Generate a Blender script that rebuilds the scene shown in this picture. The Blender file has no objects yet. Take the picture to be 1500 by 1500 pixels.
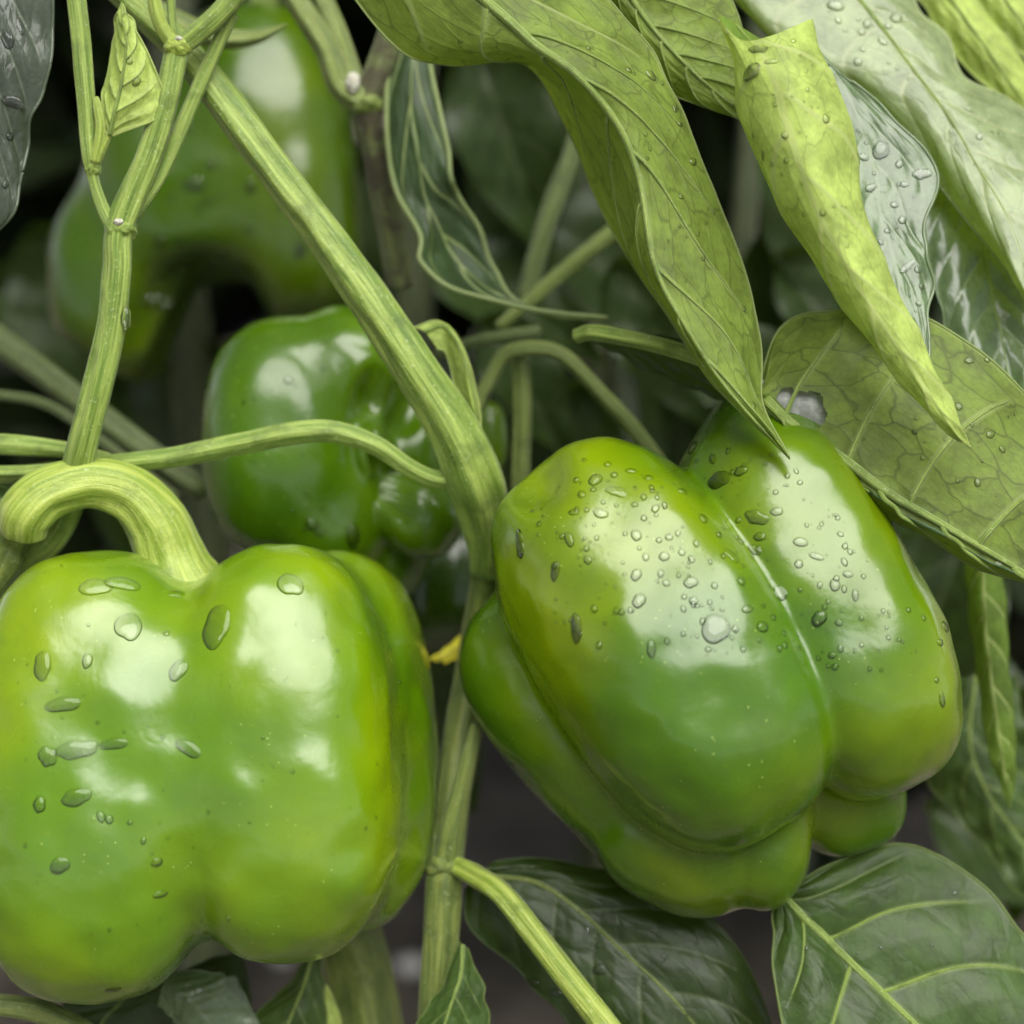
import bpy, bmesh, math, random
import numpy as np
from mathutils import Vector, Matrix, noise
from mathutils.bvhtree import BVHTree

random.seed(7); np.random.seed(7)
SC = bpy.context.scene
COL = SC.collection

# ------------------------------------------------------------------ camera, sky, sun, exposure
UNIT = 0.000142            # metres per photo pixel at the focal plane
DIST = 0.45                # camera to focal plane
PITCH = math.radians(18)
FWD = np.array([0, math.cos(PITCH), -math.sin(PITCH)])
RGT = np.array([1.0, 0, 0])
UPV = np.array([0, math.sin(PITCH), math.cos(PITCH)])
FOCUS = np.array([0, 0, 0.33])
CAM = FOCUS - FWD * DIST

cd = bpy.data.cameras.new('camera'); cam = bpy.data.objects.new('camera', cd); COL.objects.link(cam)
cam.location = CAM; cam.rotation_euler = (math.radians(90) - PITCH, 0, 0)
cd.sensor_width = 36; cd.lens = 36 * DIST / (1500 * UNIT)
cd.clip_start = 0.01; cd.clip_end = 200
cd.dof.use_dof = True; cd.dof.focus_distance = DIST - 60 * UNIT; cd.dof.aperture_fstop = 7.2
SC.camera = cam

SUN_EL, SUN_AZ = 61, 154    # elevation; azimuth clockwise from +Y (camera looks along +Y)
wd = bpy.data.worlds.new('World'); SC.world = wd; wd.use_nodes = True
wn = wd.node_tree; wn.nodes.clear()
sky = wn.nodes.new('ShaderNodeTexSky'); sky.sky_type = 'NISHITA'; sky.sun_disc = False
sky.sun_elevation = math.radians(SUN_EL); sky.sun_rotation = math.radians(SUN_AZ)
sky.air_density = 0.25; sky.dust_density = 0.25; sky.ozone_density = 1.0
hs = wn.nodes.new('ShaderNodeHueSaturation'); hs.inputs['Saturation'].default_value = 0.2   # overcast: greyer sky
bg = wn.nodes.new('ShaderNodeBackground'); bg.inputs['Strength'].default_value = 0.05
wo = wn.nodes.new('ShaderNodeOutputWorld')
wn.links.new(sky.outputs[0], hs.inputs['Color']); wn.links.new(hs.outputs[0], bg.inputs[0]); wn.links.new(bg.outputs[0], wo.inputs[0])

sl = bpy.data.lights.new('sun', 'SUN'); sun = bpy.data.objects.new('sun', sl); COL.objects.link(sun)
sl.energy = 1.5; sl.angle = math.radians(56); sl.color = (1.0, 0.975, 0.92)
az, el = math.radians(SUN_AZ), math.radians(SUN_EL)
to_sun = Vector((math.sin(az) * math.cos(el), math.cos(az) * math.cos(el), math.sin(el)))
sun.rotation_euler = to_sun.to_track_quat('Z', 'Y').to_euler(); sun.location = (0.3, -0.5, 1.5)

SC.view_settings.view_transform = 'Standard'; SC.view_settings.look = 'None'
SC.view_settings.gamma = 1.0; SC.view_settings.use_curve_mapping = False
SC.view_settings.exposure = 1.95
SC.render.engine = 'CYCLES'
SC.cycles.use_denoising = True; SC.cycles.use_adaptive_sampling = True; SC.cycles.adaptive_threshold = 0.02; SC.cycles.adaptive_min_samples = 16
SC.cycles.max_bounces = 6; SC.cycles.diffuse_bounces = 2; SC.cycles.glossy_bounces = 2; SC.cycles.transmission_bounces = 4; SC.cycles.transparent_max_bounces = 8
SC.cycles.sample_clamp_indirect = 4.0

# ------------------------------------------------------------------ helpers
def W(px, py, d):
    """photo pixel plus depth (in photo pixels, towards the camera) to a world point"""
    z = DIST - d * UNIT; k = z / DIST
    return CAM + FWD * z + RGT * ((px - 750) * UNIT * k) + UPV * ((750 - py) * UNIT * k)
def WA(P):
    P = np.asarray(P, float); z = DIST - P[..., 2] * UNIT; k = z / DIST
    return CAM + z[..., None] * FWD + ((P[..., 0] - 750) * UNIT * k)[..., None] * RGT + ((750 - P[..., 1]) * UNIT * k)[..., None] * UPV
def lin(r, g, b):
    f = lambda c: (c / 255) / 12.92 if c / 255 <= 0.04045 else (((c / 255) + 0.055) / 1.055) ** 2.4
    return (f(r), f(g), f(b), 1.0)

def cr(P, n):
    """Catmull-Rom resampling of P (k, ...) to n samples, uniform in the parameter"""
    P = np.asarray(P, float); k = len(P)
    E = np.concatenate([[2 * P[0] - P[1]], P, [2 * P[-1] - P[-2]]])
    t = np.linspace(0, k - 1 - 1e-9, n); i = t.astype(int); f = (t - i).reshape((-1,) + (1,) * (P.ndim - 1))
    a, b, c, d = E[i], E[i + 1], E[i + 2], E[i + 3]
    return 0.5 * ((2 * b) + (c - a) * f + (2 * a - 5 * b + 4 * c - d) * f * f + (3 * b - a - 3 * c + d) * f ** 3)

def mesh_obj(name, V, F, mat, parent=None, smooth=True, uv=None):
    me = bpy.data.meshes.new(name)
    me.from_pydata([tuple(v) for v in V], [], [tuple(f) for f in F])
    if smooth: me.polygons.foreach_set('use_smooth', [True] * len(me.polygons))
    if uv is not None:
        lay = me.uv_layers.new(name='UVMap')
        idx = np.zeros(len(me.loops), int); me.loops.foreach_get('vertex_index', idx)
        lay.data.foreach_set('uv', np.asarray(uv, float)[idx].ravel())
    me.materials.append(mat)
    o = bpy.data.objects.new(name, me); COL.objects.link(o)
    if parent is not None: o.parent = parent
    return o

ROOT = {}
def thing(name, label, cat, loc, group=None):
    o = bpy.data.objects.new(name, None); COL.objects.link(o)
    o.empty_display_size = 0.01; o.location = loc; o['label'] = label; o['category'] = cat
    if group: o['group'] = group
    ROOT[o.name] = np.array(loc, float)
    return o
def rootloc(o):
    while o.parent is not None: o = o.parent
    return ROOT.get(o.name, np.zeros(3))

def fbm_array(P, scale, seed, octv=2):
    out = np.zeros(len(P)); off = Vector((seed * 7.13, seed * 3.7, seed * 1.9))
    for i, p in enumerate(P):
        v = Vector(p) * scale + off
        s = noise.noise(v)
        if octv > 1: s += 0.5 * noise.noise(v * 2.1)
        out[i] = s
    return out

# ------------------------------------------------------------------ materials
def nodes(name):
    m = bpy.data.materials.new(name); m.use_nodes = True
    nt = m.node_tree; nt.nodes.clear()
    return m, nt
class NT:
    def __init__(s, nt): s.nt = nt
    def n(s, t, **kw):
        x = s.nt.nodes.new(t)
        for k, v in kw.items(): setattr(x, k, v)
        return x
    def l(s, a, b): s.nt.links.new(a, b)
    def m(s, op, a, b=None, c=None, clamp=False):
        x = s.n('ShaderNodeMath', operation=op); x.use_clamp = clamp
        for i, v in enumerate((a, b, c)):
            if v is None: continue
            if isinstance(v, (int, float)): x.inputs[i].default_value = v
            else: s.l(v, x.inputs[i])
        return x.outputs[0]
    def mix(s, f, a, b, blend='MIX'):
        x = s.n('ShaderNodeMix', data_type='RGBA', blend_type=blend)
        for sock, v in ((x.inputs[0], f), (x.inputs[6], a), (x.inputs[7], b)):
            if isinstance(v, (int, float)): sock.default_value = v
            elif isinstance(v, tuple): sock.default_value = v
            else: s.l(v, sock)
        return x.outputs[2]
    def noise(s, vec, scale, detail=3, rough=0.5, dist=0.0):
        x = s.n('ShaderNodeTexNoise'); x.inputs['Scale'].default_value = scale; x.inputs['Detail'].default_value = detail
        x.inputs['Roughness'].default_value = rough; x.inputs['Distortion'].default_value = dist
        if vec is not None: s.l(vec, x.inputs['Vector'])
        return x.outputs[0]
    def ss(s, v, a, b):
        x = s.n('ShaderNodeMapRange', interpolation_type='SMOOTHSTEP'); s.l(v, x.inputs[0])
        x.inputs[1].default_value = a; x.inputs[2].default_value = b
        return x.outputs[0]

def pepper_mat(name, deep, mid, lime, amount=0.55, coat=1.5):
    m, nt = nodes(name); T = NT(nt)
    tc = T.n('ShaderNodeTexCoord').outputs['Object']
    n1 = T.noise(tc, 20, 2, 0.5, 0.3); n2 = T.noise(tc, 75, 3, 0.55, 0.3); n3 = T.noise(tc, 900, 2, 0.6)
    c = T.mix(T.ss(n1, 0.34, 0.74), mid, lime)
    c = T.mix(T.m('MULTIPLY', T.ss(n2, 0.38, 0.9), amount), c, deep)
    c = T.mix(T.m('MULTIPLY', T.ss(n3, 0.62, 0.8), 0.18), c, lime)
    vo = T.n('ShaderNodeTexVoronoi'); vo.inputs['Scale'].default_value = 520; T.l(tc, vo.inputs['Vector'])
    speck = T.m('MULTIPLY', T.m('MULTIPLY', T.m('LESS_THAN', vo.outputs['Distance'], 0.10), T.ss(n2, 0.5, 0.6)), 0.5)
    c = T.mix(speck, c, (0.45, 0.55, 0.12, 1))
    b = T.n('ShaderNodeBsdfPrincipled'); T.l(c, b.inputs['Base Color'])
    b.inputs['Roughness'].default_value = 0.16; b.inputs['IOR'].default_value = 1.45
    b.inputs['Coat Weight'].default_value = 0.9; b.inputs['Coat IOR'].default_value = coat
    T.l(T.m('MULTIPLY_ADD', T.ss(n2, 0.3, 0.7), 0.14, 0.22), b.inputs['Coat Roughness'])
    b.inputs['Specular IOR Level'].default_value = 0.25
    h = T.m('ADD', T.m('MULTIPLY', n2, 0.0008), T.m('MULTIPLY', n3, 0.00005))
    bp = T.n('ShaderNodeBump'); bp.inputs['Strength'].default_value = 0.35; bp.inputs['Distance'].default_value = 1.0
    T.l(h, bp.inputs['Height']); T.l(bp.outputs[0], b.inputs['Normal']); T.l(bp.outputs[0], b.inputs['Coat Normal'])
    o = T.n('ShaderNodeOutputMaterial'); T.l(b.outputs[0], o.inputs[0])
    return m

def leaf_mat(name, top, under, vein, netdark=0.5, trans=0.3, tcol=(0.30, 0.42, 0.02, 1), rough=0.36, N=7, curve=0.3, net=26, spec=0.5, asp=0.5, bump=0.22):
    """two-sided leaf: the front face is the upper side, the back face the paler underside"""
    m, nt = nodes(name); T = NT(nt)
    uvn = T.n('ShaderNodeUVMap'); sep = T.n('ShaderNodeSeparateXYZ'); T.l(uvn.outputs[0], sep.inputs[0])
    u = T.m('MULTIPLY_ADD', sep.outputs[0], 2.0, -1.0); a = T.m('ABSOLUTE', u); v = sep.outputs[1]
    tc = T.n('ShaderNodeTexCoord').outputs['Object']
    geo = T.n('ShaderNodeNewGeometry')
    ph = T.m('MULTIPLY', T.m('SUBTRACT', v, T.m('MULTIPLY', T.m('POWER', a, 1.35), curve)), N)
    ph = T.m('ADD', ph, T.m('MULTIPLY', T.m('GREATER_THAN', u, 0.0), 0.5))
    dist = T.m('ABSOLUTE', T.m('SUBTRACT', T.m('FRACT', ph), 0.5))
    vmask = T.m('SUBTRACT', 1.0, T.ss(dist, 0.012, 0.07))
    vmask = T.m('MULTIPLY', vmask, T.m('SUBTRACT', 1.0, T.ss(a, 0.65, 0.98)))
    mmask = T.m('SUBTRACT', 1.0, T.ss(a, 0.01, 0.06)); vm = T.m('MAXIMUM', vmask, mmask)
    edge = T.ss(a, 0.975, 0.995)
    cmb = T.n('ShaderNodeCombineXYZ'); T.l(T.m('MULTIPLY', u, asp), cmb.inputs[0]); T.l(v, cmb.inputs[1])
    wob = T.n('ShaderNodeTexNoise'); wob.inputs['Scale'].default_value = 9; T.l(cmb.outputs[0], wob.inputs['Vector'])
    vm2 = T.n('ShaderNodeMixRGB'); vm2.blend_type = 'ADD'; vm2.inputs[0].default_value = 0.09
    T.l(cmb.outputs[0], vm2.inputs[1]); T.l(wob.outputs['Color'], vm2.inputs[2])
    def net_of(sc, w):
        vo = T.n('ShaderNodeTexVoronoi', feature='DISTANCE_TO_EDGE'); vo.inputs['Scale'].default_value = sc
        T.l(vm2.outputs[0], vo.inputs['Vector'])
        return T.m('SUBTRACT', 1.0, T.ss(vo.outputs['Distance'], 0.0, w)), vo.outputs['Distance']
    n1, d1 = net_of(net * 0.42, 0.05); n2, d2 = net_of(net * 1.5, 0.12)
    netm = T.m('MAXIMUM', n1, T.m('MULTIPLY', n2, 0.3))
    nz = T.noise(tc, 120, 2, 0.6); nf = T.noise(tc, 900, 2, 0.65)
    mott = T.m('ADD', T.m('MULTIPLY', nz, 0.7), T.m('MULTIPLY', nf, 0.3))
    def side(colr, dark):
        c = T.mix(T.ss(mott, 0.3, 0.7), tuple(x * 0.68 for x in colr[:3]) + (1,), tuple(min(1, x * 1.35) for x in colr[:3]) + (1,))
        c = T.mix(T.m('MULTIPLY', netm, dark), c, tuple(x * 0.30 for x in colr[:3]) + (1,))
        c = T.mix(T.m('MULTIPLY', vm, 0.75), c, vein)
        return T.mix(T.m('MULTIPLY', edge, 0.7), c, vein)
    c = T.mix(geo.outputs['Backfacing'], side(top, netdark * 0.45), side(under, netdark))
    b = T.n('ShaderNodeBsdfPrincipled'); T.l(c, b.inputs['Base Color'])
    b.inputs['IOR'].default_value = 1.45; b.inputs['Specular IOR Level'].default_value = spec
    T.l(T.m('ADD', T.m('MULTIPLY_ADD', nz, 0.22, rough - 0.11), T.m('MULTIPLY', geo.outputs['Backfacing'], 0.16)), b.inputs['Roughness'])
    hgt = T.m('ADD', T.m('MULTIPLY', T.m('MINIMUM', d1, 0.25), 0.0022), T.m('ADD', T.m('MULTIPLY', nf, 0.00016), T.m('MULTIPLY', T.m('MINIMUM', d2, 0.3), 0.0003)))
    bp = T.n('ShaderNodeBump'); bp.inputs['Strength'].default_value = bump; bp.inputs['Distance'].default_value = 1.0
    T.l(hgt, bp.inputs['Height']); T.l(bp.outputs[0], b.inputs['Normal'])
    tr = T.n('ShaderNodeBsdfTranslucent')
    T.l(T.mix(T.m('MULTIPLY', T.m('MAXIMUM', vm, netm), 0.55), tcol, tuple(x * 0.35 for x in tcol[:3]) + (1,)), tr.inputs[0])
    mx = T.n('ShaderNodeMixShader'); mx.inputs[0].default_value = trans
    T.l(b.outputs[0], mx.inputs[1]); T.l(tr.outputs[0], mx.inputs[2])
    o = T.n('ShaderNodeOutputMaterial'); T.l(mx.outputs[0], o.inputs[0])
    return m

def stem_mat(name, pale, green, ridges=5, rough=0.5, brown=0.0):
    m, nt = nodes(name); T = NT(nt)
    uvn = T.n('ShaderNodeUVMap'); sep = T.n('ShaderNodeSeparateXYZ'); T.l(uvn.outputs[0], sep.inputs[0])
    tc = T.n('ShaderNodeTexCoord').outputs['Object']
    st = T.n('ShaderNodeCombineXYZ'); T.l(T.m('MULTIPLY', sep.outputs[0], 34), st.inputs[0]); T.l(T.m('MULTIPLY', sep.outputs[1], 3.2), st.inputs[1])
    fib = T.noise(st.outputs[0], 1.0, 3, 0.62); nz = T.noise(tc, 160, 2, 0.6); nf = T.noise(tc, 1600, 1, 0.7)
    rp = T.m('SINE', T.m('MULTIPLY_ADD', sep.outputs[0], 2 * math.pi * ridges, T.m('MULTIPLY', nz, 0.8)))
    f = T.m('MULTIPLY_ADD', rp, 0.16, T.m('MULTIPLY_ADD', fib, 1.9, -0.48))
    c = T.mix(T.ss(f, 0.05, 0.95), green, pale)
    c = T.mix(T.m('MULTIPLY', T.ss(nz, 0.5, 0.72), 0.5), c, tuple(x * 0.55 for x in green[:3]) + (1,))
    c = T.mix(T.m('MULTIPLY', T.ss(nf, 0.62, 0.75), 0.4), c, (0.55, 0.62, 0.35, 1))
    if brown: c = T.mix(T.m('MULTIPLY', T.ss(nz, 0.45, 0.6), brown), c, (0.05, 0.035, 0.022, 1))
    c = T.mix(T.m('MULTIPLY', T.ss(fib, 0.66, 0.8), 0.35), c, (0.13, 0.11, 0.03, 1))
    b = T.n('ShaderNodeBsdfPrincipled'); T.l(c, b.inputs['Base Color']); b.inputs['Roughness'].default_value = rough
    b.inputs['Sheen Weight'].default_value = 0.15; b.inputs['Sheen Roughness'].default_value = 0.4
    bp = T.n('ShaderNodeBump'); bp.inputs['Strength'].default_value = 0.5
    T.l(T.m('ADD', T.m('MULTIPLY', fib, 0.0010), T.m('MULTIPLY', nf, 0.00022)), bp.inputs['Height']); bp.inputs['Distance'].default_value = 1.0
    T.l(bp.outputs[0], b.inputs['Normal'])
    o = T.n('ShaderNodeOutputMaterial'); T.l(b.outputs[0], o.inputs[0])
    return m

def plain_mat(name, c1, c2, scale, rough=0.7, bump=0.0, spec=0.5):
    m, nt = nodes(name); T = NT(nt); tc = T.n('ShaderNodeTexCoord').outputs['Object']
    nz = T.noise(tc, scale, 2, 0.62)
    b = T.n('ShaderNodeBsdfPrincipled'); T.l(T.mix(T.ss(nz, 0.35, 0.65), c1, c2), b.inputs['Base Color'])
    b.inputs['Roughness'].default_value = rough; b.inputs['Specular IOR Level'].default_value = spec
    if bump:
        bp = T.n('ShaderNodeBump'); bp.inputs['Strength'].default_value = 0.6; bp.inputs['Distance'].default_value = bump
        T.l(nz, bp.inputs['Height']); T.l(bp.outputs[0], b.inputs['Normal'])
    o = T.n('ShaderNodeOutputMaterial'); T.l(b.outputs[0], o.inputs[0])
    return m

MAT = {}
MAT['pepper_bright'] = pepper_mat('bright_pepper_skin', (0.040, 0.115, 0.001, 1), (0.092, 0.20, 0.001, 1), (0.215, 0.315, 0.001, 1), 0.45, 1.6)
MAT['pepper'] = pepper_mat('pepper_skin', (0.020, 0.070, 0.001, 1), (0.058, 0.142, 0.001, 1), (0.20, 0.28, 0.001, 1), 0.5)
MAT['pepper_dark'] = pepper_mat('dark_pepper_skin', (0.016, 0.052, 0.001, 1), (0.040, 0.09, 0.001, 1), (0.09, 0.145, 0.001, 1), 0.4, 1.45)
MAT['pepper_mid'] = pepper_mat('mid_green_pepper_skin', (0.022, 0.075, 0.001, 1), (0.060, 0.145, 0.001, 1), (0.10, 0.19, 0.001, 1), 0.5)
MAT['pepper_shade'] = pepper_mat('shaded_pepper_skin', (0.010, 0.035, 0.001, 1), (0.018, 0.05, 0.001, 1), (0.03, 0.065, 0.001, 1), 0.4)  # shade between the front peppers put into a darker skin colour
VEINP = (0.36, 0.42, 0.14, 1)
MAT['leaf_under'] = leaf_mat('pale_leaf_underside', (0.05, 0.10, 0.03, 1), (0.185, 0.265, 0.040, 1), (0.36, 0.44, 0.14, 1), 0.5, 0.36, (0.36, 0.50, 0.02, 1), 0.42, 6, 0.30, 24)
MAT['leaf_under_wide'] = leaf_mat('broad_leaf_underside', (0.05, 0.10, 0.03, 1), (0.15, 0.22, 0.030, 1), (0.32, 0.40, 0.12, 1), 0.6, 0.32, (0.32, 0.44, 0.01, 1), 0.42, 5, 0.22, 17, asp=0.8)
MAT['leaf_lime'] = leaf_mat('young_lime_leaf', (0.16, 0.26, 0.04, 1), (0.47, 0.60, 0.14, 1), (0.56, 0.66, 0.22, 1), 0.3, 0.38, (0.45, 0.60, 0.03, 1), 0.42, 6, 0.34, 20)
MAT['leaf_pale_top'] = leaf_mat('wet_sheen_leaf_top', (0.35, 0.44, 0.22, 1), (0.24, 0.34, 0.02, 1), (0.46, 0.53, 0.26, 1), 0.3, 0.45, (0.48, 0.64, 0.01, 1), 0.30, 6, 0.3, 24, 0.9, bump=0.14)  # sky sheen of the wet blade painted into the pale upper-side colour
MAT['leaf_wet'] = leaf_mat('wet_green_leaf_top', (0.12, 0.18, 0.085, 1), (0.16, 0.25, 0.04, 1), (0.19, 0.26, 0.13, 1), 0.3, 0.25, (0.25, 0.42, 0.01, 1), 0.26, 6, 0.3, 24, 0.9, bump=0.07)
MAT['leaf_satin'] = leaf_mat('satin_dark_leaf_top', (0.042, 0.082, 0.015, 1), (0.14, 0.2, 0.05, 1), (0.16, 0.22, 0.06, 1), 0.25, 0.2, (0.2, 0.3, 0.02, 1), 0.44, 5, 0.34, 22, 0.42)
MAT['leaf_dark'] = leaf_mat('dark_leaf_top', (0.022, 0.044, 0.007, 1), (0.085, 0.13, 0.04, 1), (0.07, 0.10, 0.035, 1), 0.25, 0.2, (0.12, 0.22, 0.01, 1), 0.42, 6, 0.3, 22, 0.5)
MAT['leaf_curl'] = leaf_mat('curled_leaf_top', (0.035, 0.068, 0.022, 1), (0.09, 0.15, 0.04, 1), (0.34, 0.42, 0.16, 1), 0.2, 0.2, (0.2, 0.3, 0.02, 1), 0.45, 4, 0.3, 22, 0.5)
MAT['leaf_grey'] = leaf_mat('grey_green_leaf_top', (0.060, 0.075, 0.055, 1), (0.16, 0.22, 0.05, 1), (0.11, 0.14, 0.09, 1), 0.25, 0.2, (0.2, 0.3, 0.02, 1), 0.30, 6, 0.3, 22, 0.6)
MAT['leaf_deep'] = plain_mat('deep_shade_leaf', (0.011, 0.020, 0.006, 1), (0.024, 0.038, 0.010, 1), 60, 0.45, 0, 0.35)  # background shade darkened into the leaf colour
MAT['stem_far'] = stem_mat('far_shaded_stem', (0.06, 0.075, 0.022, 1), (0.03, 0.045, 0.012, 1), 5, 0.6)  # background shade put into a darker copy of the stem colour
MAT['stem'] = stem_mat('ridged_green_stem', (0.32, 0.42, 0.085, 1), (0.10, 0.18, 0.014, 1))
MAT['stem_lime'] = stem_mat('lime_stalk', (0.42, 0.50, 0.10, 1), (0.17, 0.26, 0.015, 1), 7)
MAT['stem_mid'] = stem_mat('olive_stem', (0.24, 0.29, 0.06, 1), (0.09, 0.14, 0.025, 1))
MAT['stem_dark'] = stem_mat('shaded_stem', (0.13, 0.17, 0.045, 1), (0.06, 0.095, 0.02, 1), 5, 0.55)  # darker copy of the stem, shade put into its colour
MAT['stem_brown'] = stem_mat('woody_stem', (0.14, 0.16, 0.05, 1), (0.07, 0.09, 0.03, 1), 5, 0.6, 0.7)
MAT['corky'] = plain_mat('corky_scar', (0.30, 0.29, 0.22, 1), (0.55, 0.54, 0.46, 1), 900, 0.9, 0.0005)
MAT['petal'] = plain_mat('yellow_leaf_tip', (0.85, 0.80, 0.02, 1), (0.92, 0.86, 0.12, 1), 200, 0.5)
MAT['membrane'] = plain_mat('dry_membrane', (0.22, 0.23, 0.21, 1), (0.34, 0.36, 0.33, 1), 500, 0.5, 0.0002)
MAT['soil'] = plain_mat('ground_soil', (0.06, 0.05, 0.037, 1), (0.17, 0.145, 0.11, 1), 14, 0.8, 0.01)
MAT['glint'] = plain_mat('pale_glint', (0.70, 0.68, 0.62, 1), (0.82, 0.81, 0.77, 1), 120, 0.4, 0.001)
mw, ntw = nodes('water'); Tw = NT(ntw)
rf = Tw.n('ShaderNodeBsdfRefraction'); rf.inputs['IOR'].default_value = 1.33; rf.inputs['Roughness'].default_value = 0.0
tp = Tw.n('ShaderNodeBsdfTransparent'); gl = Tw.n('ShaderNodeBsdfGlossy'); gl.inputs['Roughness'].default_value = 0.02
fr = Tw.n('ShaderNodeFresnel'); fr.inputs['IOR'].default_value = 1.42
m1 = Tw.n('ShaderNodeMixShader'); m1.inputs[0].default_value = 0.12; Tw.l(tp.outputs[0], m1.inputs[1]); Tw.l(rf.outputs[0], m1.inputs[2])
m2 = Tw.n('ShaderNodeMixShader'); Tw.l(fr.outputs[0], m2.inputs[0]); Tw.l(m1.outputs[0], m2.inputs[1]); Tw.l(gl.outputs[0], m2.inputs[2])
ow = Tw.n('ShaderNodeOutputMaterial'); Tw.l(m2.outputs[0], ow.inputs[0]); MAT['water'] = mw

# ------------------------------------------------------------------ ground
def make_ground():
    n = 90; xs = np.sign(np.linspace(-1, 1, n)) * np.abs(np.linspace(-1, 1, n)) ** 3 * 40
    V = []; F = []
    for j in range(n):
        for i in range(n):
            x, y = xs[i], xs[j] + 0.6
            h = 0.012 * noise.noise(Vector((x * 6, y * 6, 0))) + 0.006 * noise.noise(Vector((x * 25, y * 25, 3)))
            V.append((x, y, h))
    for j in range(n - 1):
        for i in range(n - 1): F.append((j * n + i, j * n + i + 1, (j + 1) * n + i + 1, (j + 1) * n + i))
    o = mesh_obj('ground', V, F, MAT['soil']); o['kind'] = 'structure'; o['label'] = 'grey brown bare soil under the pepper plants'
make_ground()

# ------------------------------------------------------------------ builders: pepper body, tube, leaf, drop
def ico(sub):
    bm = bmesh.new(); bmesh.ops.create_icosphere(bm, subdivisions=sub, radius=1.0)
    V = np.array([v.co for v in bm.verts]); F = [[v.index for v in f.verts] for f in bm.faces]; bm.free()
    return V / np.linalg.norm(V, axis=1)[:, None], F
ICO = {s: ico(s) for s in (4, 5, 7)}

def lobe(c, r, axis=(0, 1, 0), side=None, n=2.5):
    """superellipsoid lobe: centre and radii (across, along, depth) in photo pixels, long axis in (x right, y down, d near)"""
    a = np.array(axis, float); a /= np.linalg.norm(a)
    s = np.array(side if side is not None else ((1, 0, 0) if abs(a[0]) < 0.9 else (0, 1, 0)), float); s = s - a * s.dot(a); s /= np.linalg.norm(s)
    t = np.cross(s, a)
    return (np.array(c, float), np.array([s, a, t]), np.array(r, float), n)

def field(P, lobes, k):
    g = None
    for c, A, r, n in lobes:
        q = np.abs((P - c) @ A.T) / r + 1e-9
        l2 = np.exp(np.log((q ** n).sum(1)) / n)
        f = (l2 - 1.0) * min(r)
        if g is None: g = f
        else:
            h = np.clip(0.5 + 0.5 * (g - f) / k, 0, 1)
            g = g * (1 - h) + f * h - k * h * (1 - h)
    return g

_field = field
def dented(P, lobes, k, dents, kd=34.0):
    g = _field(P, lobes, k)
    for c, A, r, n in dents:
        q = np.abs((P - c) @ A.T) / r + 1e-9
        f = -(np.exp(np.log((q ** n).sum(1)) / n) - 1.0) * min(r)
        h = np.clip(0.5 - 0.5 * (g - f) / kd, 0, 1)
        g = g * (1 - h) + f * h + kd * h * (1 - h)
    return g
PROBE = {}
def pepper_body(name, parent, lobes, centre, k, mat, sub=6, amp=(4, 1.3), seed=1, rmax=520, dents=(), kd=34.0):
    field = lambda P, l, kk: dented(P, l, kk, dents, kd)
    D, F = ICO[sub]; c = np.array(centre, float)
    hi = np.full(len(D), float(rmax)); lo = np.zeros(len(D)); done = np.zeros(len(D), bool)
    for r in np.linspace(rmax, 10, 40):
        ins = (field(c + D * r, lobes, k) < 0) & ~done
        lo[ins] = r; hi[ins] = r + rmax / 39.0; done |= ins
    for _ in range(11):
        mid = 0.5 * (lo + hi); ins = field(c + D * mid[:, None], lobes, k) < 0
        lo = np.where(ins, mid, lo); hi = np.where(ins, hi, mid)
    P = c + D * (0.5 * (lo + hi))[:, None]
    disp = amp[0] * fbm_array(P, 1 / 130.0, seed) + amp[1] * fbm_array(P, 1 / 42.0, seed + 5, 1)
    P = P + D * disp[:, None]
    # rigid map: one scale for the whole fruit, at its centre's distance
    z = DIST - c[2] * UNIT; s = UNIT * z / DIST; C0 = W(*c)
    Q = P - c
    V = C0 + s * (Q[:, :1] * RGT - Q[:, 1:2] * UPV - Q[:, 2:3] * FWD)
    bv = BVHTree.FromPolygons([tuple(v) for v in V], F)
    o = mesh_obj(name, V - rootloc(parent), F, mat, parent)
    PROBE[o.name] = bv
    return o, bv

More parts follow.
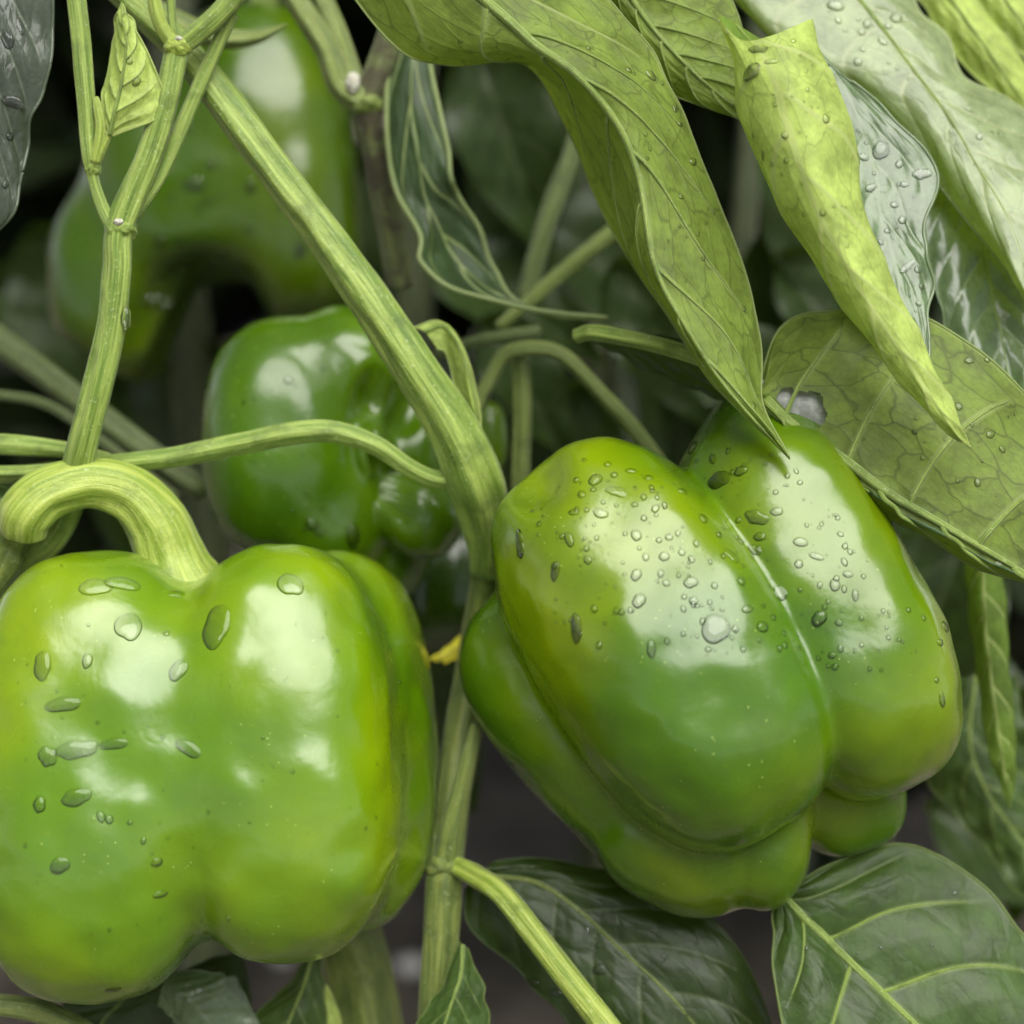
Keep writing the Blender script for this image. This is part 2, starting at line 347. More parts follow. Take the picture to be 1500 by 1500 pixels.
def tube(name, pts, mat, parent, ridges=5, ramp=0.06, sides=40, seg=None, jitter=0.10, capr=True, world=False):
    """swept stem: pts = (px, py, d, radius) in photo pixels"""
    P = np.asarray(pts, float); n = seg or max(16, 14 * (len(P) - 1))
    S = cr(P, n); C = S[:, :3] if world else WA(S[:, :3]); R = S[:, 3] * (1.0 if world else UNIT)
    if not world: R = R * (DIST - S[:, 2] * UNIT) / DIST
    Tn = np.gradient(C, axis=0); Tn /= np.linalg.norm(Tn, axis=1)[:, None] + 1e-12
    nrm = np.cross(Tn[0], [0.3, 0.5, 0.8]); nrm /= np.linalg.norm(nrm)
    L = np.concatenate([[0], np.cumsum(np.linalg.norm(np.diff(C, axis=0), axis=1))])
    V = []; UV = []; rl = rootloc(parent); ph0 = random.uniform(0, 6)
    for i in range(n):
        nrm = nrm - Tn[i] * nrm.dot(Tn[i]); nrm /= np.linalg.norm(nrm); bn = np.cross(Tn[i], nrm)
        for j in range(sides + 1):
            a = 2 * math.pi * (j % sides) / sides
            rr = R[i] * (1 + ramp * math.sin(ridges * a + ph0 + L[i] * 12) + jitter * noise.noise(Vector((math.cos(a) * 1.5 + ph0, math.sin(a) * 1.5, L[i] * 90))))
            V.append(C[i] + rr * (math.cos(a) * nrm + math.sin(a) * bn) - rl); UV.append((j / sides, L[i] * 20))
    F = []
    for i in range(n - 1):
        for j in range(sides):
            a = i * (sides + 1) + j; F.append((a, a + 1, a + sides + 2, a + sides + 1))
    for e, i in ((0, 0), (1, n - 1)):
        k0 = len(V); V.append(C[i] + Tn[i] * R[i] * (0.35 if e else -0.35) - rl); UV.append((0, L[i] * 20))
        for j in range(sides):
            a = i * (sides + 1) + j
            F.append((a, k0, a + 1) if not e else (a, a + 1, k0))
    o = mesh_obj(name, V, F, mat, parent, uv=UV)
    return o

def bil(G, u, v):
    """sample a grid (nv, nu, 3) at u in -1..1, v in 0..1"""
    nv, nu = G.shape[:2]; x = (u + 1) / 2 * (nu - 1); y = v * (nv - 1)
    i = int(min(max(x, 0), nu - 1.001)); j = int(min(max(y, 0), nv - 1.001)); fx, fy = x - i, y - j
    return (G[j, i] * (1 - fx) + G[j, i + 1] * fx) * (1 - fy) + (G[j + 1, i] * (1 - fx) + G[j + 1, i + 1] * fx) * fy

def leaf(label, rows, mat, parent, side='upper', res=(120, 64), bulge=0.0, wave=6.0, wfreq=9, quilt=4.0, N=6, curve=0.3, rib=6.0,
         ribmat=None, veins=0, veinr=3.0, seed=1, hole=None, bead=1.7, name='leaf', margin=3.0):
    """blade from a control net: rows run base to tip, each row left edge .. midrib .. right edge as (px, py, d)"""
    rows = [list(r) for r in rows]
    nc = max(len(r) for r in rows)
    full = []
    for r in rows:
        if len(r) == 1: r = r * nc
        if len(r) == 3 and nc == 5 or (len(r) == 3 and bulge): r = [r[0], [(a + b) / 2 + (bulge if i == 2 else 0) for i, (a, b) in enumerate(zip(r[0], r[1]))], r[1],
                                            [(a + b) / 2 + (bulge if i == 2 else 0) for i, (a, b) in enumerate(zip(r[1], r[2]))], r[2]]
        full.append(r)
    nc = max(len(r) for r in full)
    full = [r if len(r) == nc else [r[0]] * nc for r in full]
    P = np.array(full, float)
    nv, nu = res
    G = cr(P, nv); G = np.swapaxes(cr(np.swapaxes(G, 0, 1), nu), 0, 1)
    u = np.linspace(-1, 1, nu)[None, :].repeat(nv, 0); v = np.linspace(0, 1, nv)[:, None].repeat(nu, 1)
    Wd = WA(G)
    def normals(X):
        a = np.gradient(X, axis=0); b = np.gradient(X, axis=1); n = np.cross(a, b)
        return n / (np.linalg.norm(n, axis=2)[..., None] + 1e-12)
    Nn = normals(Wd); flip = 1.0 if (Nn * -FWD).sum(2).mean() > 0 else -1.0
    if side == 'under': flip = -flip
    Nn = Nn * flip
    A = np.abs(u)
    ph = N * (v - curve * A ** 1.35) + 0.5 * (u > 0); fr = np.abs(ph - np.floor(ph) - 0.5)
    fade = np.clip(A / 0.08, 0, 1) * np.clip((1 - A) / 0.15, 0, 1) * np.clip(np.minimum(v, 1 - v) / 0.06, 0, 1)
    h = quilt * (np.sqrt(np.clip(fr / 0.5, 0, 1)) - 0.6) * fade
    rng = np.random.RandomState(seed); p1, p2 = rng.rand(2) * 6.28
    end = np.clip(np.minimum(v, 1 - v) / 0.12, 0, 1)
    h = h + wave * A ** 2.2 * (np.sin(v * wfreq + p1 + 1.7 * (u > 0)) + 0.5 * np.sin(v * wfreq * 2.3 + p2 * (1 + (u > 0)))) * end
    hn = np.array([[noise.noise(Vector((u[j, i] * 2.2, v[j, i] * 5, seed * 3.1))) + 0.4 * noise.noise(Vector((u[j, i] * 6, v[j, i] * 15, seed))) for i in range(nu)] for j in range(nv)])
    h = h + 3.0 * hn * end
    # small unevenness of the margin itself, in the blade
    tang = np.gradient(Wd, axis=1); tang /= np.linalg.norm(tang, axis=2)[..., None] + 1e-12
    mr = margin * (A ** 6) * end * np.sin(v * 19 + 2 * np.sin(v * 11 + p1) + p2 * (u > 0)) * np.sign(u)
    X = Wd + Nn * (h * UNIT)[..., None] + tang * (mr * UNIT)[..., None]
    rl = rootloc(parent)
    V = [tuple(x) for x in (X.reshape(-1, 3) - rl)]; UV = list(zip(((u + 1) / 2).ravel(), v.ravel()))
    F = []
    for j in range(nv - 1):
        for i in range(nu - 1):
            a = j * nu + i; q = (a, a + 1, a + nu + 1, a + nu)
            if hole is not None:
                cx, cy = G[j, i, 0], G[j, i, 1]
                if hole(cx, cy): continue
            # vertex order so that the upper side is the front face
            F.append(q if flip < 0 else q[::-1])
    # orientation check on one face
    if F:
        f = F[len(F) // 2]; pa, pb, pc = (np.array(V[f[0]]), np.array(V[f[1]]), np.array(V[f[2]]))
        nn = np.cross(pb - pa, pc - pa); jj, ii = divmod(f[0], nu)
        if nn.dot(Nn[jj, min(ii, nu - 1)]) < 0: F = [g[::-1] for g in F]
    # rounded margin bead
    per = [(j, 0) for j in range(nv)] + [(j, nu - 1) for j in range(nv - 1, -1, -1)]
    Q = np.array([X[a] for a in per]); UVp = [(0.0 if b == 0 else 1.0, a / (nv - 1)) for a, b in per]
    keep = [0]
    for i in range(1, len(Q)):
        if np.linalg.norm(Q[i] - Q[keep[-1]]) > 0.00008: keep.append(i)
    Q = Q[keep]; UVp = [UVp[i] for i in keep]
    Tt = np.gradient(Q, axis=0); Tt /= np.linalg.norm(Tt, axis=1)[:, None] + 1e-12
    k0 = len(V); ns = 6; br = bead * UNIT
    for i in range(len(Q)):
        nm = np.cross(Tt[i], [0.21, 0.4, 0.9]); nm /= np.linalg.norm(nm) + 1e-12; bn = np.cross(Tt[i], nm)
        for s in range(ns):
            a = 2 * math.pi * s / ns; V.append(tuple(Q[i] + br * (math.cos(a) * nm + math.sin(a) * bn) - rl)); UV.append(UVp[i])
    for i in range(len(Q) - 1):
        for s in range(ns):
            a = k0 + i * ns + s; b = k0 + i * ns + (s + 1) % ns; F.append((a, b, b + ns, a + ns))
    o = mesh_obj(name, V, F, mat, parent, uv=UV)
    if label: o['label'] = label
    Fb = [f for f in F if max(f) < k0]
    PROBE[o.name] = BVHTree.FromPolygons([tuple(np.array(x) + rl) for x in V[:k0]], Fb)
    # midrib and side veins stand proud of the underside
    lift = -Nn
    def ribtube(nm_, cv, r0, r1):
        pts = [np.append(p, r0 + (r1 - r0) * i / (len(cv) - 1)) for i, p in enumerate(cv)]
        ob = tube(nm_, pts, ribmat or MAT['stem'], o, ridges=3, ramp=0.03, sides=10, seg=len(cv) * 2, jitter=0.04, world=True)
        return ob
    if rib:
        cv = [bil(X, 0.0, t) + bil(lift, 0, t) * rib * UNIT * 0.25 for t in np.linspace(0.0, 0.97, 22)]
        ribtube('midrib', cv, rib * UNIT, rib * UNIT * 0.22)
    if veins:
        for sg in (-1, 1):
            for kk in range(N + 1):
                v0 = (kk + 0.5) / N if sg < 0 else kk / N
                if v0 < 0.03 or v0 > 0.9: continue
                ts = [a for a in np.linspace(0.0, 0.86, 12) if v0 + curve * a ** 1.35 < 0.985]
                if len(ts) < 5: continue
                pts = [bil(X, sg * a, v0 + curve * a ** 1.35) + bil(lift, sg * a, v0 + curve * a ** 1.35) * veinr * UNIT * 0.1 for a in ts]
                ribtube('vein', pts, veinr * UNIT, veinr * UNIT * 0.25)
    return o

# droplets: a few dome shapes shared by every drop
def drop_mesh(i):
    rng = random.Random(i * 17 + 3); nr, ns = 9, 28; V = []; F = []
    ph = [rng.uniform(0, 6.28) for _ in range(4)]; am = [rng.uniform(0.02, 0.10) * (1 + (i > 2) * 0.6), rng.uniform(0.015, 0.05), rng.uniform(0, 0.05) * (1 + (i > 2) * 0.6)]
    for r in range(nr):
        t = r / nr; th = math.pi / 2 * t
        for s in range(ns):
            a = 2 * math.pi * s / ns
            w = 1 + am[0] * math.sin(2 * a + ph[0]) + am[1] * math.sin(3 * a + ph[1]) + am[2] * math.sin(5 * a + ph[2])
            q = math.cos(th) ** 0.75 * w
            V.append((q * math.cos(a), q * math.sin(a) * 1.0, -0.28 + 0.86 * math.sin(th) ** 1.0))
    V.append((0, 0, 0.58))
    for r in range(nr - 1):
        for s in range(ns):
            a, b = r * ns + s, r * ns + (s + 1) % ns; F.append((a, b, b + ns, a + ns))
    for s in range(ns): F.append(((nr - 1) * ns + s, (nr - 1) * ns + (s + 1) % ns, len(V) - 1))
    V.append((0, 0, -0.28)); b0 = len(V) - 1
    for s in range(ns): F.append((s, b0, (s + 1) % ns))
    me = bpy.data.meshes.new('water_drop'); me.from_pydata(V, [], F); me.polygons.foreach_set('use_smooth', [True] * len(me.polygons))
    me.materials.append(MAT['water']); return me, V, F
DROPS = [drop_mesh(i) for i in range(7)]

def hit(bv, px, py):
    p = W(px, py, 0); d = p - CAM; d /= np.linalg.norm(d)
    loc, nrm, i, dist = bv.ray_cast(Vector(CAM), Vector(d))
    if loc is None: return None
    if nrm.dot(Vector(d)) > 0: nrm = -nrm
    return loc, nrm
def drop_matrix(loc, nrm, rx, ry, flat, roll):
    k = (Vector(loc) - Vector(CAM)).dot(Vector(FWD)) / DIST
    x = Vector(RGT); x = (x - nrm * x.dot(nrm)).normalized(); y = nrm.cross(x)
    x2 = x * math.cos(roll) + y * math.sin(roll); y2 = nrm.cross(x2)
    hz = min(rx, ry) * flat
    M = Matrix((( *(x2 * rx * UNIT * k), 0), (*(y2 * ry * UNIT * k), 0), (*(nrm * hz * UNIT * k), 0), (*loc, 1))).transposed()
    return M
def drops_on(target, bv, spots, flat=0.75):
    rl = rootloc(target); root = target
    for sp in spots:
        px, py, rx = sp[0], sp[1], sp[2]; ry = sp[3] if len(sp) > 3 else rx; roll = math.radians(sp[4]) if len(sp) > 4 else random.uniform(-.3, .3)
        h = hit(bv, px, py)
        if h is None: continue
        fl = flat * (1.0 if max(rx, ry) < 14 else (0.6 if max(rx, ry) < 30 else 0.45))
        kind = random.randrange(0, 4) if max(rx, ry) < 14 else random.randrange(3, 7)
        M = drop_matrix(h[0], h[1], rx, ry, fl, roll)
        o = bpy.data.objects.new('water_drop', DROPS[kind][0]); COL.objects.link(o); o.parent = target
        o.matrix_local = Matrix.Translation(-Vector(rl)) @ M
def fine_drops(target, bv, poly, count, sizes, seed, name='fine_droplets'):
    rng = random.Random(seed); rl = Vector(rootloc(target)); V = []; F = []
    xs = [p[0] for p in poly]; ys = [p[1] for p in poly]
    def inside(x, y):
        c = False
        for i in range(len(poly)):
            x1, y1 = poly[i]; x2, y2 = poly[i - 1]
            if (y1 > y) != (y2 > y) and x < (x2 - x1) * (y - y1) / (y2 - y1) + x1: c = not c
        return c
    k = 0; tries = 0
    while k < count and tries < count * 20:
        tries += 1
        x, y = rng.uniform(min(xs), max(xs)), rng.uniform(min(ys), max(ys))
        if not inside(x, y): continue
        if noise.noise(Vector((x / 70, y / 70, seed))) < rng.uniform(-0.5, 0.25): continue
        h = hit(bv, x, y)
        if h is None: continue
        r = sizes[0] + (sizes[1] - sizes[0]) * rng.random() ** 2.4
        M = Matrix.Translation(-rl) @ drop_matrix(h[0], h[1], r, r * rng.uniform(0.8, 1.3), 1.2, rng.uniform(-.5, .5))
        _, dv, df = DROPS[rng.randrange(0, 3)]; b = len(V)
        V += [tuple(M @ Vector(q)) for q in dv]; F += [tuple(i + b for i in f) for f in df]; k += 1
    o = mesh_obj(name, V, F, MAT['water'], target); o['kind'] = 'stuff'
    return o

# ------------------------------------------------------------------ the peppers
def pepper_thing(label, base):
    return thing('bell_pepper', label, 'bell pepper', tuple(W(*base)), 'green bell peppers on the plant')

# large pepper, lower left
pa = pepper_thing('big glossy lime green bell pepper with thick curled stalk, cut by left edge', (315, 1455, -130))
lobesA = [
    lobe((158, 1122, -20), (182, 320, 182), (0.02, 1, 0.16), n=2.5),
    lobe((428, 1090, -20), (164, 293, 182), (0.06, 1, 0.16), n=2.5),
    lobe((492, 1090, -205), (146, 285, 170), (0.07, 1, 0.10), n=2.3),
    lobe((95, 1160, -230), (150, 318, 175), (0.0, 1, 0.18), n=2.4),
    lobe((300, 1105, -130), (250, 250, 275), (0, 1, 0), n=2.4),
]
bodyA, bvA = pepper_body('body', pa, lobesA, (305, 1120, -120), 34, MAT['pepper_bright'], 7, (8, 1.8), 2)
tube('stalk', [(266, 872, -120, 76), (255, 838, -114, 60), (246, 808, -110, 50), (226, 762, -100, 45), (188, 722, -88, 40), (130, 708, -74, 37), (72, 722, -60, 38), (40, 752, -56, 40), (36, 778, -70, 34)],
     MAT['stem_lime'], pa, 7, 0.035, 56)
# right pepper
pb = pepper_thing('tilted glossy green bell pepper covered in water drops, beside the right edge leaf', (1100, 1340, -120))
lobesB = [
    lobe((960, 938, -10), (178, 308, 205), (0.54, 0.84, 0.22), n=2.6),
    lobe((1188, 886, -60), (144, 290, 196), (0.44, 0.90, 0.22), n=2.7),
    lobe((1098, 728, -105), (165, 110, 132), (1, 0.35, 0), n=2.4),
    lobe((922, 1085, -165), (160, 292, 175), (0.70, 0.71, 0.1), n=2.5),
    lobe((1008, 1195, -110), (136, 140, 145), (1, 0.45, 0), n=2.5),
    lobe((1116, 1212, -80), (66, 112, 112), (-0.15, 1, 0), n=2.5),
    lobe((1230, 1128, -165), (98, 132, 120), (0.3, 1, 0), n=2.4),
    lobe((1010, 960, -210), (185, 260, 185), (0.5, 0.86, 0), n=2.2),
]
bodyB, bvB = pepper_body('body', pb, lobesB, (1030, 970, -110), 10, MAT['pepper'], 7, (8, 1.6), 9,
    dents=[lobe((760, 680, 80), (70, 45, 70), (1, -0.8, 0), n=2), lobe((990, 640, 70), (35, 70, 60), (0.5, 1, 0), n=2)])
# middle pepper behind the diagonal stem
pc = pepper_thing('shiny green bell pepper with a small knob, behind the diagonal stem', (480, 870, -420))
lobesC = [
    lobe((422, 645, -430), (124, 178, 150), (-0.03, 1, 0.1), n=2.5),
    lobe((480, 735, -440), (112, 130, 130), (0.1, 1, 0.1), n=2.3),
    lobe((505, 562, -440), (112, 96, 130), (1, 0.35, 0), n=2.3),
    lobe((590, 660, -460), (72, 95, 80), (0, 1, 0), n=2.2),
    lobe((553, 655, -352), (34, 60, 50), (0.1, 1, 0), n=2.0),
    lobe((622, 756, -350), (60, 62, 66), (1, 0.6, 0), n=2.1),
    lobe((560, 800, -460), (85, 75, 90), (1, 0.2, 0), n=2.2),
]
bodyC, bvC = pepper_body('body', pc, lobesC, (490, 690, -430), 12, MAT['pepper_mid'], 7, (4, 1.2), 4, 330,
    dents=[lobe((606, 596, -330), (60, 32, 90), (1, 0.45, 0), n=2), lobe((552, 588, -300), (40, 26, 60), (1, 0.2, 0), n=2), lobe((578, 712, -320), (16, 60, 40), (0.5, 1, 0), n=2)], kd=16.0)
# upper left blurred pepper
pd_ = pepper_thing('blurred dark green bell pepper with a hollow underside, at the upper left', (310, 470, -1000))
lobesD = [
    lobe((385, 225, -1000), (135, 190, 150), (0.1, 1, 0), n=2.5),
    lobe((435, 350, -985), (92, 132, 120), (0.1, 1, 0), n=2.4),
    lobe((260, 290, -1005), (165, 125, 150), (1, -0.25, 0), side=(0, 1, 0), n=2.4),
    lobe((168, 420, -1000), (92, 150, 110), (0.05, 1, 0), n=2.4),
    lobe((372, 110, -1000), (112, 100, 110), (0.1, 1, 0), n=2.3),
]
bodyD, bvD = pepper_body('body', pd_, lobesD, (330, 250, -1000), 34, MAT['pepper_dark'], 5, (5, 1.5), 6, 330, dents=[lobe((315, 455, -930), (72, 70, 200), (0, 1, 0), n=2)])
tube('stalk', [(372, 70, -1000, 26), (380, 20, -990, 22), (400, -30, -980, 20), (420, -90, -970, 20)], MAT['stem_mid'], pd_)
# young pepper, and two deep in shade
pe = pepper_thing('tiny blurred green pepper peeking from behind the stem joint', (722, 690, -520))
bodyE, bvE = pepper_body('body', pe, [lobe((720, 640, -520), (24, 52, 26), (0.05, 1, 0)), lobe((714, 625, -515), (20, 30, 22), (0, 1, 0))], (720, 640, -520), 8, MAT['pepper'], 4, (1, .3), 3, 80)
pf = pepper_thing('dark shaded bell pepper low between the two big front peppers', (640, 950, -640))
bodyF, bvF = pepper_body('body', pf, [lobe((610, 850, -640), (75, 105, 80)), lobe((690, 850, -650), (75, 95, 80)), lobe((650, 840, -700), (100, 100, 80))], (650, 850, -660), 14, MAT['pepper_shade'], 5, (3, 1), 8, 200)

# ------------------------------------------------------------------ the plant in focus
plant = thing('pepper_plant', 'pepper plant in focus with ridged light green stems and wet folded leaves', 'plant', tuple(W(650, 1500, -420) * np.array([1, 1, 0])))
def stem(pts, mat='stem', label=None, name='stem', **kw):
    o = tube(name, pts, MAT[mat], plant, **kw)
    if label: o['label'] = label
    return o
# diagonal main stem and its lower run
stem([(150, -40, -120, 22), (225, 30, -110, 23), (300, 112, -95, 25), (400, 245, -90, 27), (505, 385, -90, 30), (600, 525, -100, 33), (660, 620, -120, 37), (692, 690, -140, 42), (705, 730, -170, 38),
      (716, 790, -220, 31), (716, 830, -260, 28)], 'stem', 'long diagonal light green stem with swollen joint', 'main_stem', ramp=0.07, seg=150)
stem([(712, 770, -215, 26), (715, 850, -280, 27), (696, 980, -330, 28), (674, 1100, -300, 27), (660, 1190, -250, 26), (652, 1270, -200, 27), (645, 1380, -200, 26), (636, 1540, -210, 27)], 'stem_mid', 'striped olive stem at the bottom centre', 'main_stem')
stem([(650, 1290, -200, 22), (662, 1220, -185, 18), (680, 1140, -180, 13), (692, 1085, -180, 10), (697, 1062, -180, 8)], 'stem_mid', 'short cut stub rising from the lower joint', 'stem_stub')
# vertical ridged stem, left
stem([(262, 60, -40, 17), (248, 130, -38, 18), (222, 220, -36, 19), (178, 330, -34, 21), (172, 400, -34, 21), (163, 480, -36, 21), (143, 570, -40, 22), (118, 665, -60, 22), (104, 730, -110, 22), (75, 785, -140, 24), (20, 825, -150, 26), (-40, 850, -150, 26)],
     'stem', 'upright ridged stem in front of the blurred pepper', 'side_stem', ridges=5, ramp=0.06, seg=150)
stem([(262, 70, -38, 14), (290, 48, -36, 15), (330, 12, -34, 16), (370, -40, -30, 17)], 'stem')
stem([(340, 20, -60, 11), (310, 85, -60, 11), (275, 165, -58, 11), (235, 255, -52, 11), (195, 315, -44, 10), (178, 335, -40, 9)], 'stem')
stem([(258, 66, -38, 11), (242, 48, -34, 10), (230, 20, -30, 10), (222, -30, -28, 10)], 'stem_lime')
stem([(258, 62, -44, 6), (252, 30, -44, 6), (250, -30, -44, 7)], 'stem')
stem([(108, -40, -30, 13), (118, 60, -30, 14), (126, 150, -30, 13), (131, 225, -30, 12), (136, 260, -32, 8), (148, 300, -34, 9), (164, 332, -34, 10), (178, 345, -34, 8)], 'stem', 'thin stem along the left that joins the upright stem', 'side_stem')
stem([(137, 240, -28, 9), (150, 218, -24, 6), (160, 198, -20, 4)], 'stem_lime', name='leaf_stalk')
stem([(139, 238, -22, 7), (148, 190, -22, 8), (143, 155, -22, 6), (141, 142, -22, 3)], 'stem_lime', name='bud')
# horizontal curved stem to the joint
stem([(-40, 692, -110, 10), (60, 690, -112, 11), (170, 678, -112, 14), (260, 668, -112, 15), (360, 648, -110, 16), (430, 634, -110, 17), (490, 632, -112, 16), (550, 652, -118, 14), (600, 685, -126, 13), (640, 702, -136, 13), (685, 698, -150, 11)],
     'stem', 'slender curved stem crossing the middle pepper to the joint', 'side_stem', ramp=0.05)
stem([(-60, 648, -130, 15), (20, 652, -132, 15), (100, 660, -135, 12), (160, 672, -135, 8)], 'stem', ramp=0.03)
stem([(-50, 700, -150, 9), (60, 700, -150, 8), (140, 688, -140, 6)], 'stem_mid')
stem([(-40, 870, -130, 40), (-5, 815, -120, 42), (12, 785, -110, 36), (30, 768, -90, 26)], 'stem_mid', 'thick stem joint at the left edge', 'joint')
# folded loop behind the joint
leaf('flat folded yellow green shoot curling behind the joint', [[(640, 510, -175), (622, 486, -170), (606, 480, -165)], [(655, 520, -180), (650, 478, -170), (640, 470, -175)], [(668, 570, -170), (672, 505, -150), (668, 490, -185)], [(682, 600, -165), (688, 560, -140), (690, 545, -180)], [(692, 625, -160), (699, 610, -140), (702, 600, -170)], [(704, 650, -155)]],
     MAT['leaf_lime'], plant, 'under', (60, 28), wave=0, quilt=0.5, rib=3, seed=5, name='folded_shoot', margin=0)
# fork behind, upper centre
stem([(405, -40, -330, 15), (440, 10, -330, 17), (478, 70, -335, 18), (500, 125, -340, 19), (535, 150, -345, 20)], 'stem_mid', 'blurred forked stem at the top', 'side_stem')
stem([(455, -40, -360, 14), (490, 40, -360, 15), (515, 110, -358, 16), (535, 150, -350, 16)], 'stem_mid')
stem([(590, 0, -330, 22), (572, 60, -335, 21), (552, 115, -340, 20), (540, 160, -350, 20), (552, 230, -380, 19), (570, 320, -420, 20), (588, 420, -460, 20)], 'stem_brown', 'brownish blurred stem below the fork', 'side_stem')
# small stems in the middle distance
stem([(690, 610, -400, 11), (715, 560, -400, 11), (742, 518, -400, 11), (790, 510, -400, 11), (830, 524, -398, 11), (880, 575, -392, 11), (930, 630, -385, 12), (975, 690, -380, 12)], 'stem_mid', 'thin blurred stem arching over to the right pepper', 'side_stem')
stem([(762, 520, -430, 12), (765, 600, -430, 13), (763, 680, -435, 13), (762, 760, -440, 13)], 'stem_mid')
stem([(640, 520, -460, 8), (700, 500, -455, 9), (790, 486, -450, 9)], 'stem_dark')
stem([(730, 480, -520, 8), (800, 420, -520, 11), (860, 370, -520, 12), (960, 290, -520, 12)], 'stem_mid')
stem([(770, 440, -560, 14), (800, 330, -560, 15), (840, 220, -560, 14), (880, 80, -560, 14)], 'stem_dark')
# right leaf stalk and bottom stalk
stem([(1135, 604, 6, 11), (1105, 572, -20, 12), (1060, 540, -50, 12), (1000, 515, -80, 12), (930, 497, -110, 12), (870, 487, -140, 12), (845, 492, -160, 11)], 'stem', 'pale stalk leading to the broad right leaf', 'leaf_stalk', ramp=0.04)
stem([(648, 1262, -205, 13), (676, 1272, -176, 16), (698, 1284, -150, 17), (735, 1310, -110, 18), (780, 1365, -80, 19), (830, 1430, -60, 19), (885, 1500, -50, 20), (940, 1570, -40, 20)], 'stem_lime', 'bright grooved leaf stalk sloping to the bottom edge', 'leaf_stalk', ramp=0.06, ridges=4)
stem([(500, 1340, -420, 46), (520, 1400, -420, 47), (548, 1540, -420, 48)], 'stem_mid', 'thick blurred stem under the left pepper', 'main_stem')
stem([(-30, 1470, -60, 16), (40, 1478, -60, 17), (90, 1494, -60, 17), (150, 1530, -60, 17)], 'stem_mid', 'dark grooved stalk in the bottom left corner', 'leaf_stalk')
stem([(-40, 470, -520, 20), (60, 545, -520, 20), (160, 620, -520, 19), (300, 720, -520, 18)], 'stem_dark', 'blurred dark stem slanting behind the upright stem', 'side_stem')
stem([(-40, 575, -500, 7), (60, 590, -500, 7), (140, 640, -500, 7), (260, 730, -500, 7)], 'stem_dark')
stem([(150, -30, -300, 16), (230, 18, -300, 17), (310, 52, -300, 16), (370, 55, -300, 11), (420, 36, -300, 2)], 'stem_mid', 'blurred calyx stem above the upper left pepper', 'side_stem')

def joint(px, py, d, rx, ry, mat, seed):
    Dv, F = ICO[4]; k = UNIT * (DIST - d * UNIT) / DIST
    dis = 1 + 0.16 * fbm_array(Dv, 2.2, seed)
    Q = Dv * dis[:, None]
    V = W(px, py, d) + k * (Q[:, :1] * rx * RGT + Q[:, 1:2] * ry * UPV + Q[:, 2:3] * rx * -FWD) - rootloc(plant)
    mesh_obj('joint', V, F, MAT[mat], plant, uv=[(0.5 + 0.16 * math.atan2(a[1], a[0]), a[2]) for a in Dv])
for jt in ((261, 70, -36, 20, 17, 'stem_lime', 1), (177, 337, -33, 23, 18, 'stem', 2), (136, 246, -31, 12, 14, 'stem', 3), (662, 700, -142, 18, 17, 'stem_mid', 4), (538, 152, -346, 25, 20, 'stem_mid', 5), (652, 1268, -196, 29, 20, 'stem_mid', 6), (174, 326, -16, 8, 6, 'corky', 7), (262, 57, -22, 6, 4, 'corky', 8), (517, 122, -322, 11, 16, 'corky', 9)):
    joint(*jt)

# leaves in focus (rows base to tip: left edge, midrib, right edge)
L = {}
L['fold'] = leaf('long folded leaf showing its pale veined underside, tip on the right pepper', [
    [(470, -70, 0), (640, -60, 70), (840, -60, -10)], [(572, 60, 0), (740, 27, 80), (905, 15, 0)], [(655, 93, -10), (785, 67, 88), (958, 75, 0)],
    [(768, 92, -60), (850, 113, 86), (992, 140, 5)], [(822, 185, -110), (908, 185, 74), (1017, 212, 5)], [(868, 288, -110), (938, 265, 72), (1053, 302, 5)],
    [(926, 386, -60), (960, 390, 84), (1086, 395, 10)], [(988, 474, 0), (1010, 486, 96), (1112, 490, 30)], [(1052, 562, 50), (1066, 570, 100), (1121, 588, 66)], [(1157, 672, 104)]],
    MAT['leaf_under'], plant, 'under', (200, 90), bulge=14, wave=4, quilt=5, rib=8, veins=1, veinr=3.2, seed=3)
L['behind'] = leaf('olive leaf underside partly hidden behind the long folded leaf', [
    [(850, -90, -40), (880, -80, -20), (1040, -90, -50)], [(898, 20, -50), (935, 12, -25), (1066, -10, -60)], [(948, 102, -55), (990, 80, -25), (1090, 60, -60)], [(1010, 148, -50), (1045, 132, -25), (1110, 112, -50)], [(1125, 195, -20)]],
    MAT['leaf_under'], plant, 'under', (110, 60), bulge=10, wave=3, rib=5, veins=1, veinr=2.5, seed=6)
L['rolled'] = leaf('lime green leaf rolled into a cone, pointed tip hanging over the broad leaf', [
    [(1120, 60, 30), (1054, 22, 70), (1085, 58, 110), (1130, 52, 135), (1190, 28, 100), (1150, 60, 50)],
    [(1140, 120, 20), (1072, 85, 75), (1105, 110, 140), (1160, 105, 160), (1212, 95, 105), (1160, 110, 50)],
    [(1160, 200, 20), (1085, 180, 80), (1125, 195, 150), (1190, 190, 175), (1246, 175, 115), (1190, 190, 55)],
    [(1190, 300, 30), (1138, 298, 90), (1168, 295, 155), (1215, 290, 175), (1262, 285, 120), (1215, 290, 60)],
    [(1240, 400, 50), (1202, 402, 105), (1225, 398, 160), (1262, 392, 172), (1298, 385, 125), (1260, 392, 70)],
    [(1295, 490, 80), (1268, 496, 120), (1285, 490, 160), (1315, 482, 168), (1342, 475, 135), (1310, 485, 95)],
    [(1350, 570, 110), (1330, 574, 135), (1345, 570, 160), (1362, 562, 165), (1376, 552, 145), (1360, 562, 120)],
    [(1388, 625, 135), (1378, 628, 142), (1386, 624, 158), (1395, 618, 158), (1403, 612, 150), (1394, 620, 136)],
    [(1422, 656, 150)]],
    MAT['leaf_lime'], plant, 'under', (190, 100), wave=2, quilt=5, rib=0, seed=8, N=6, margin=2)
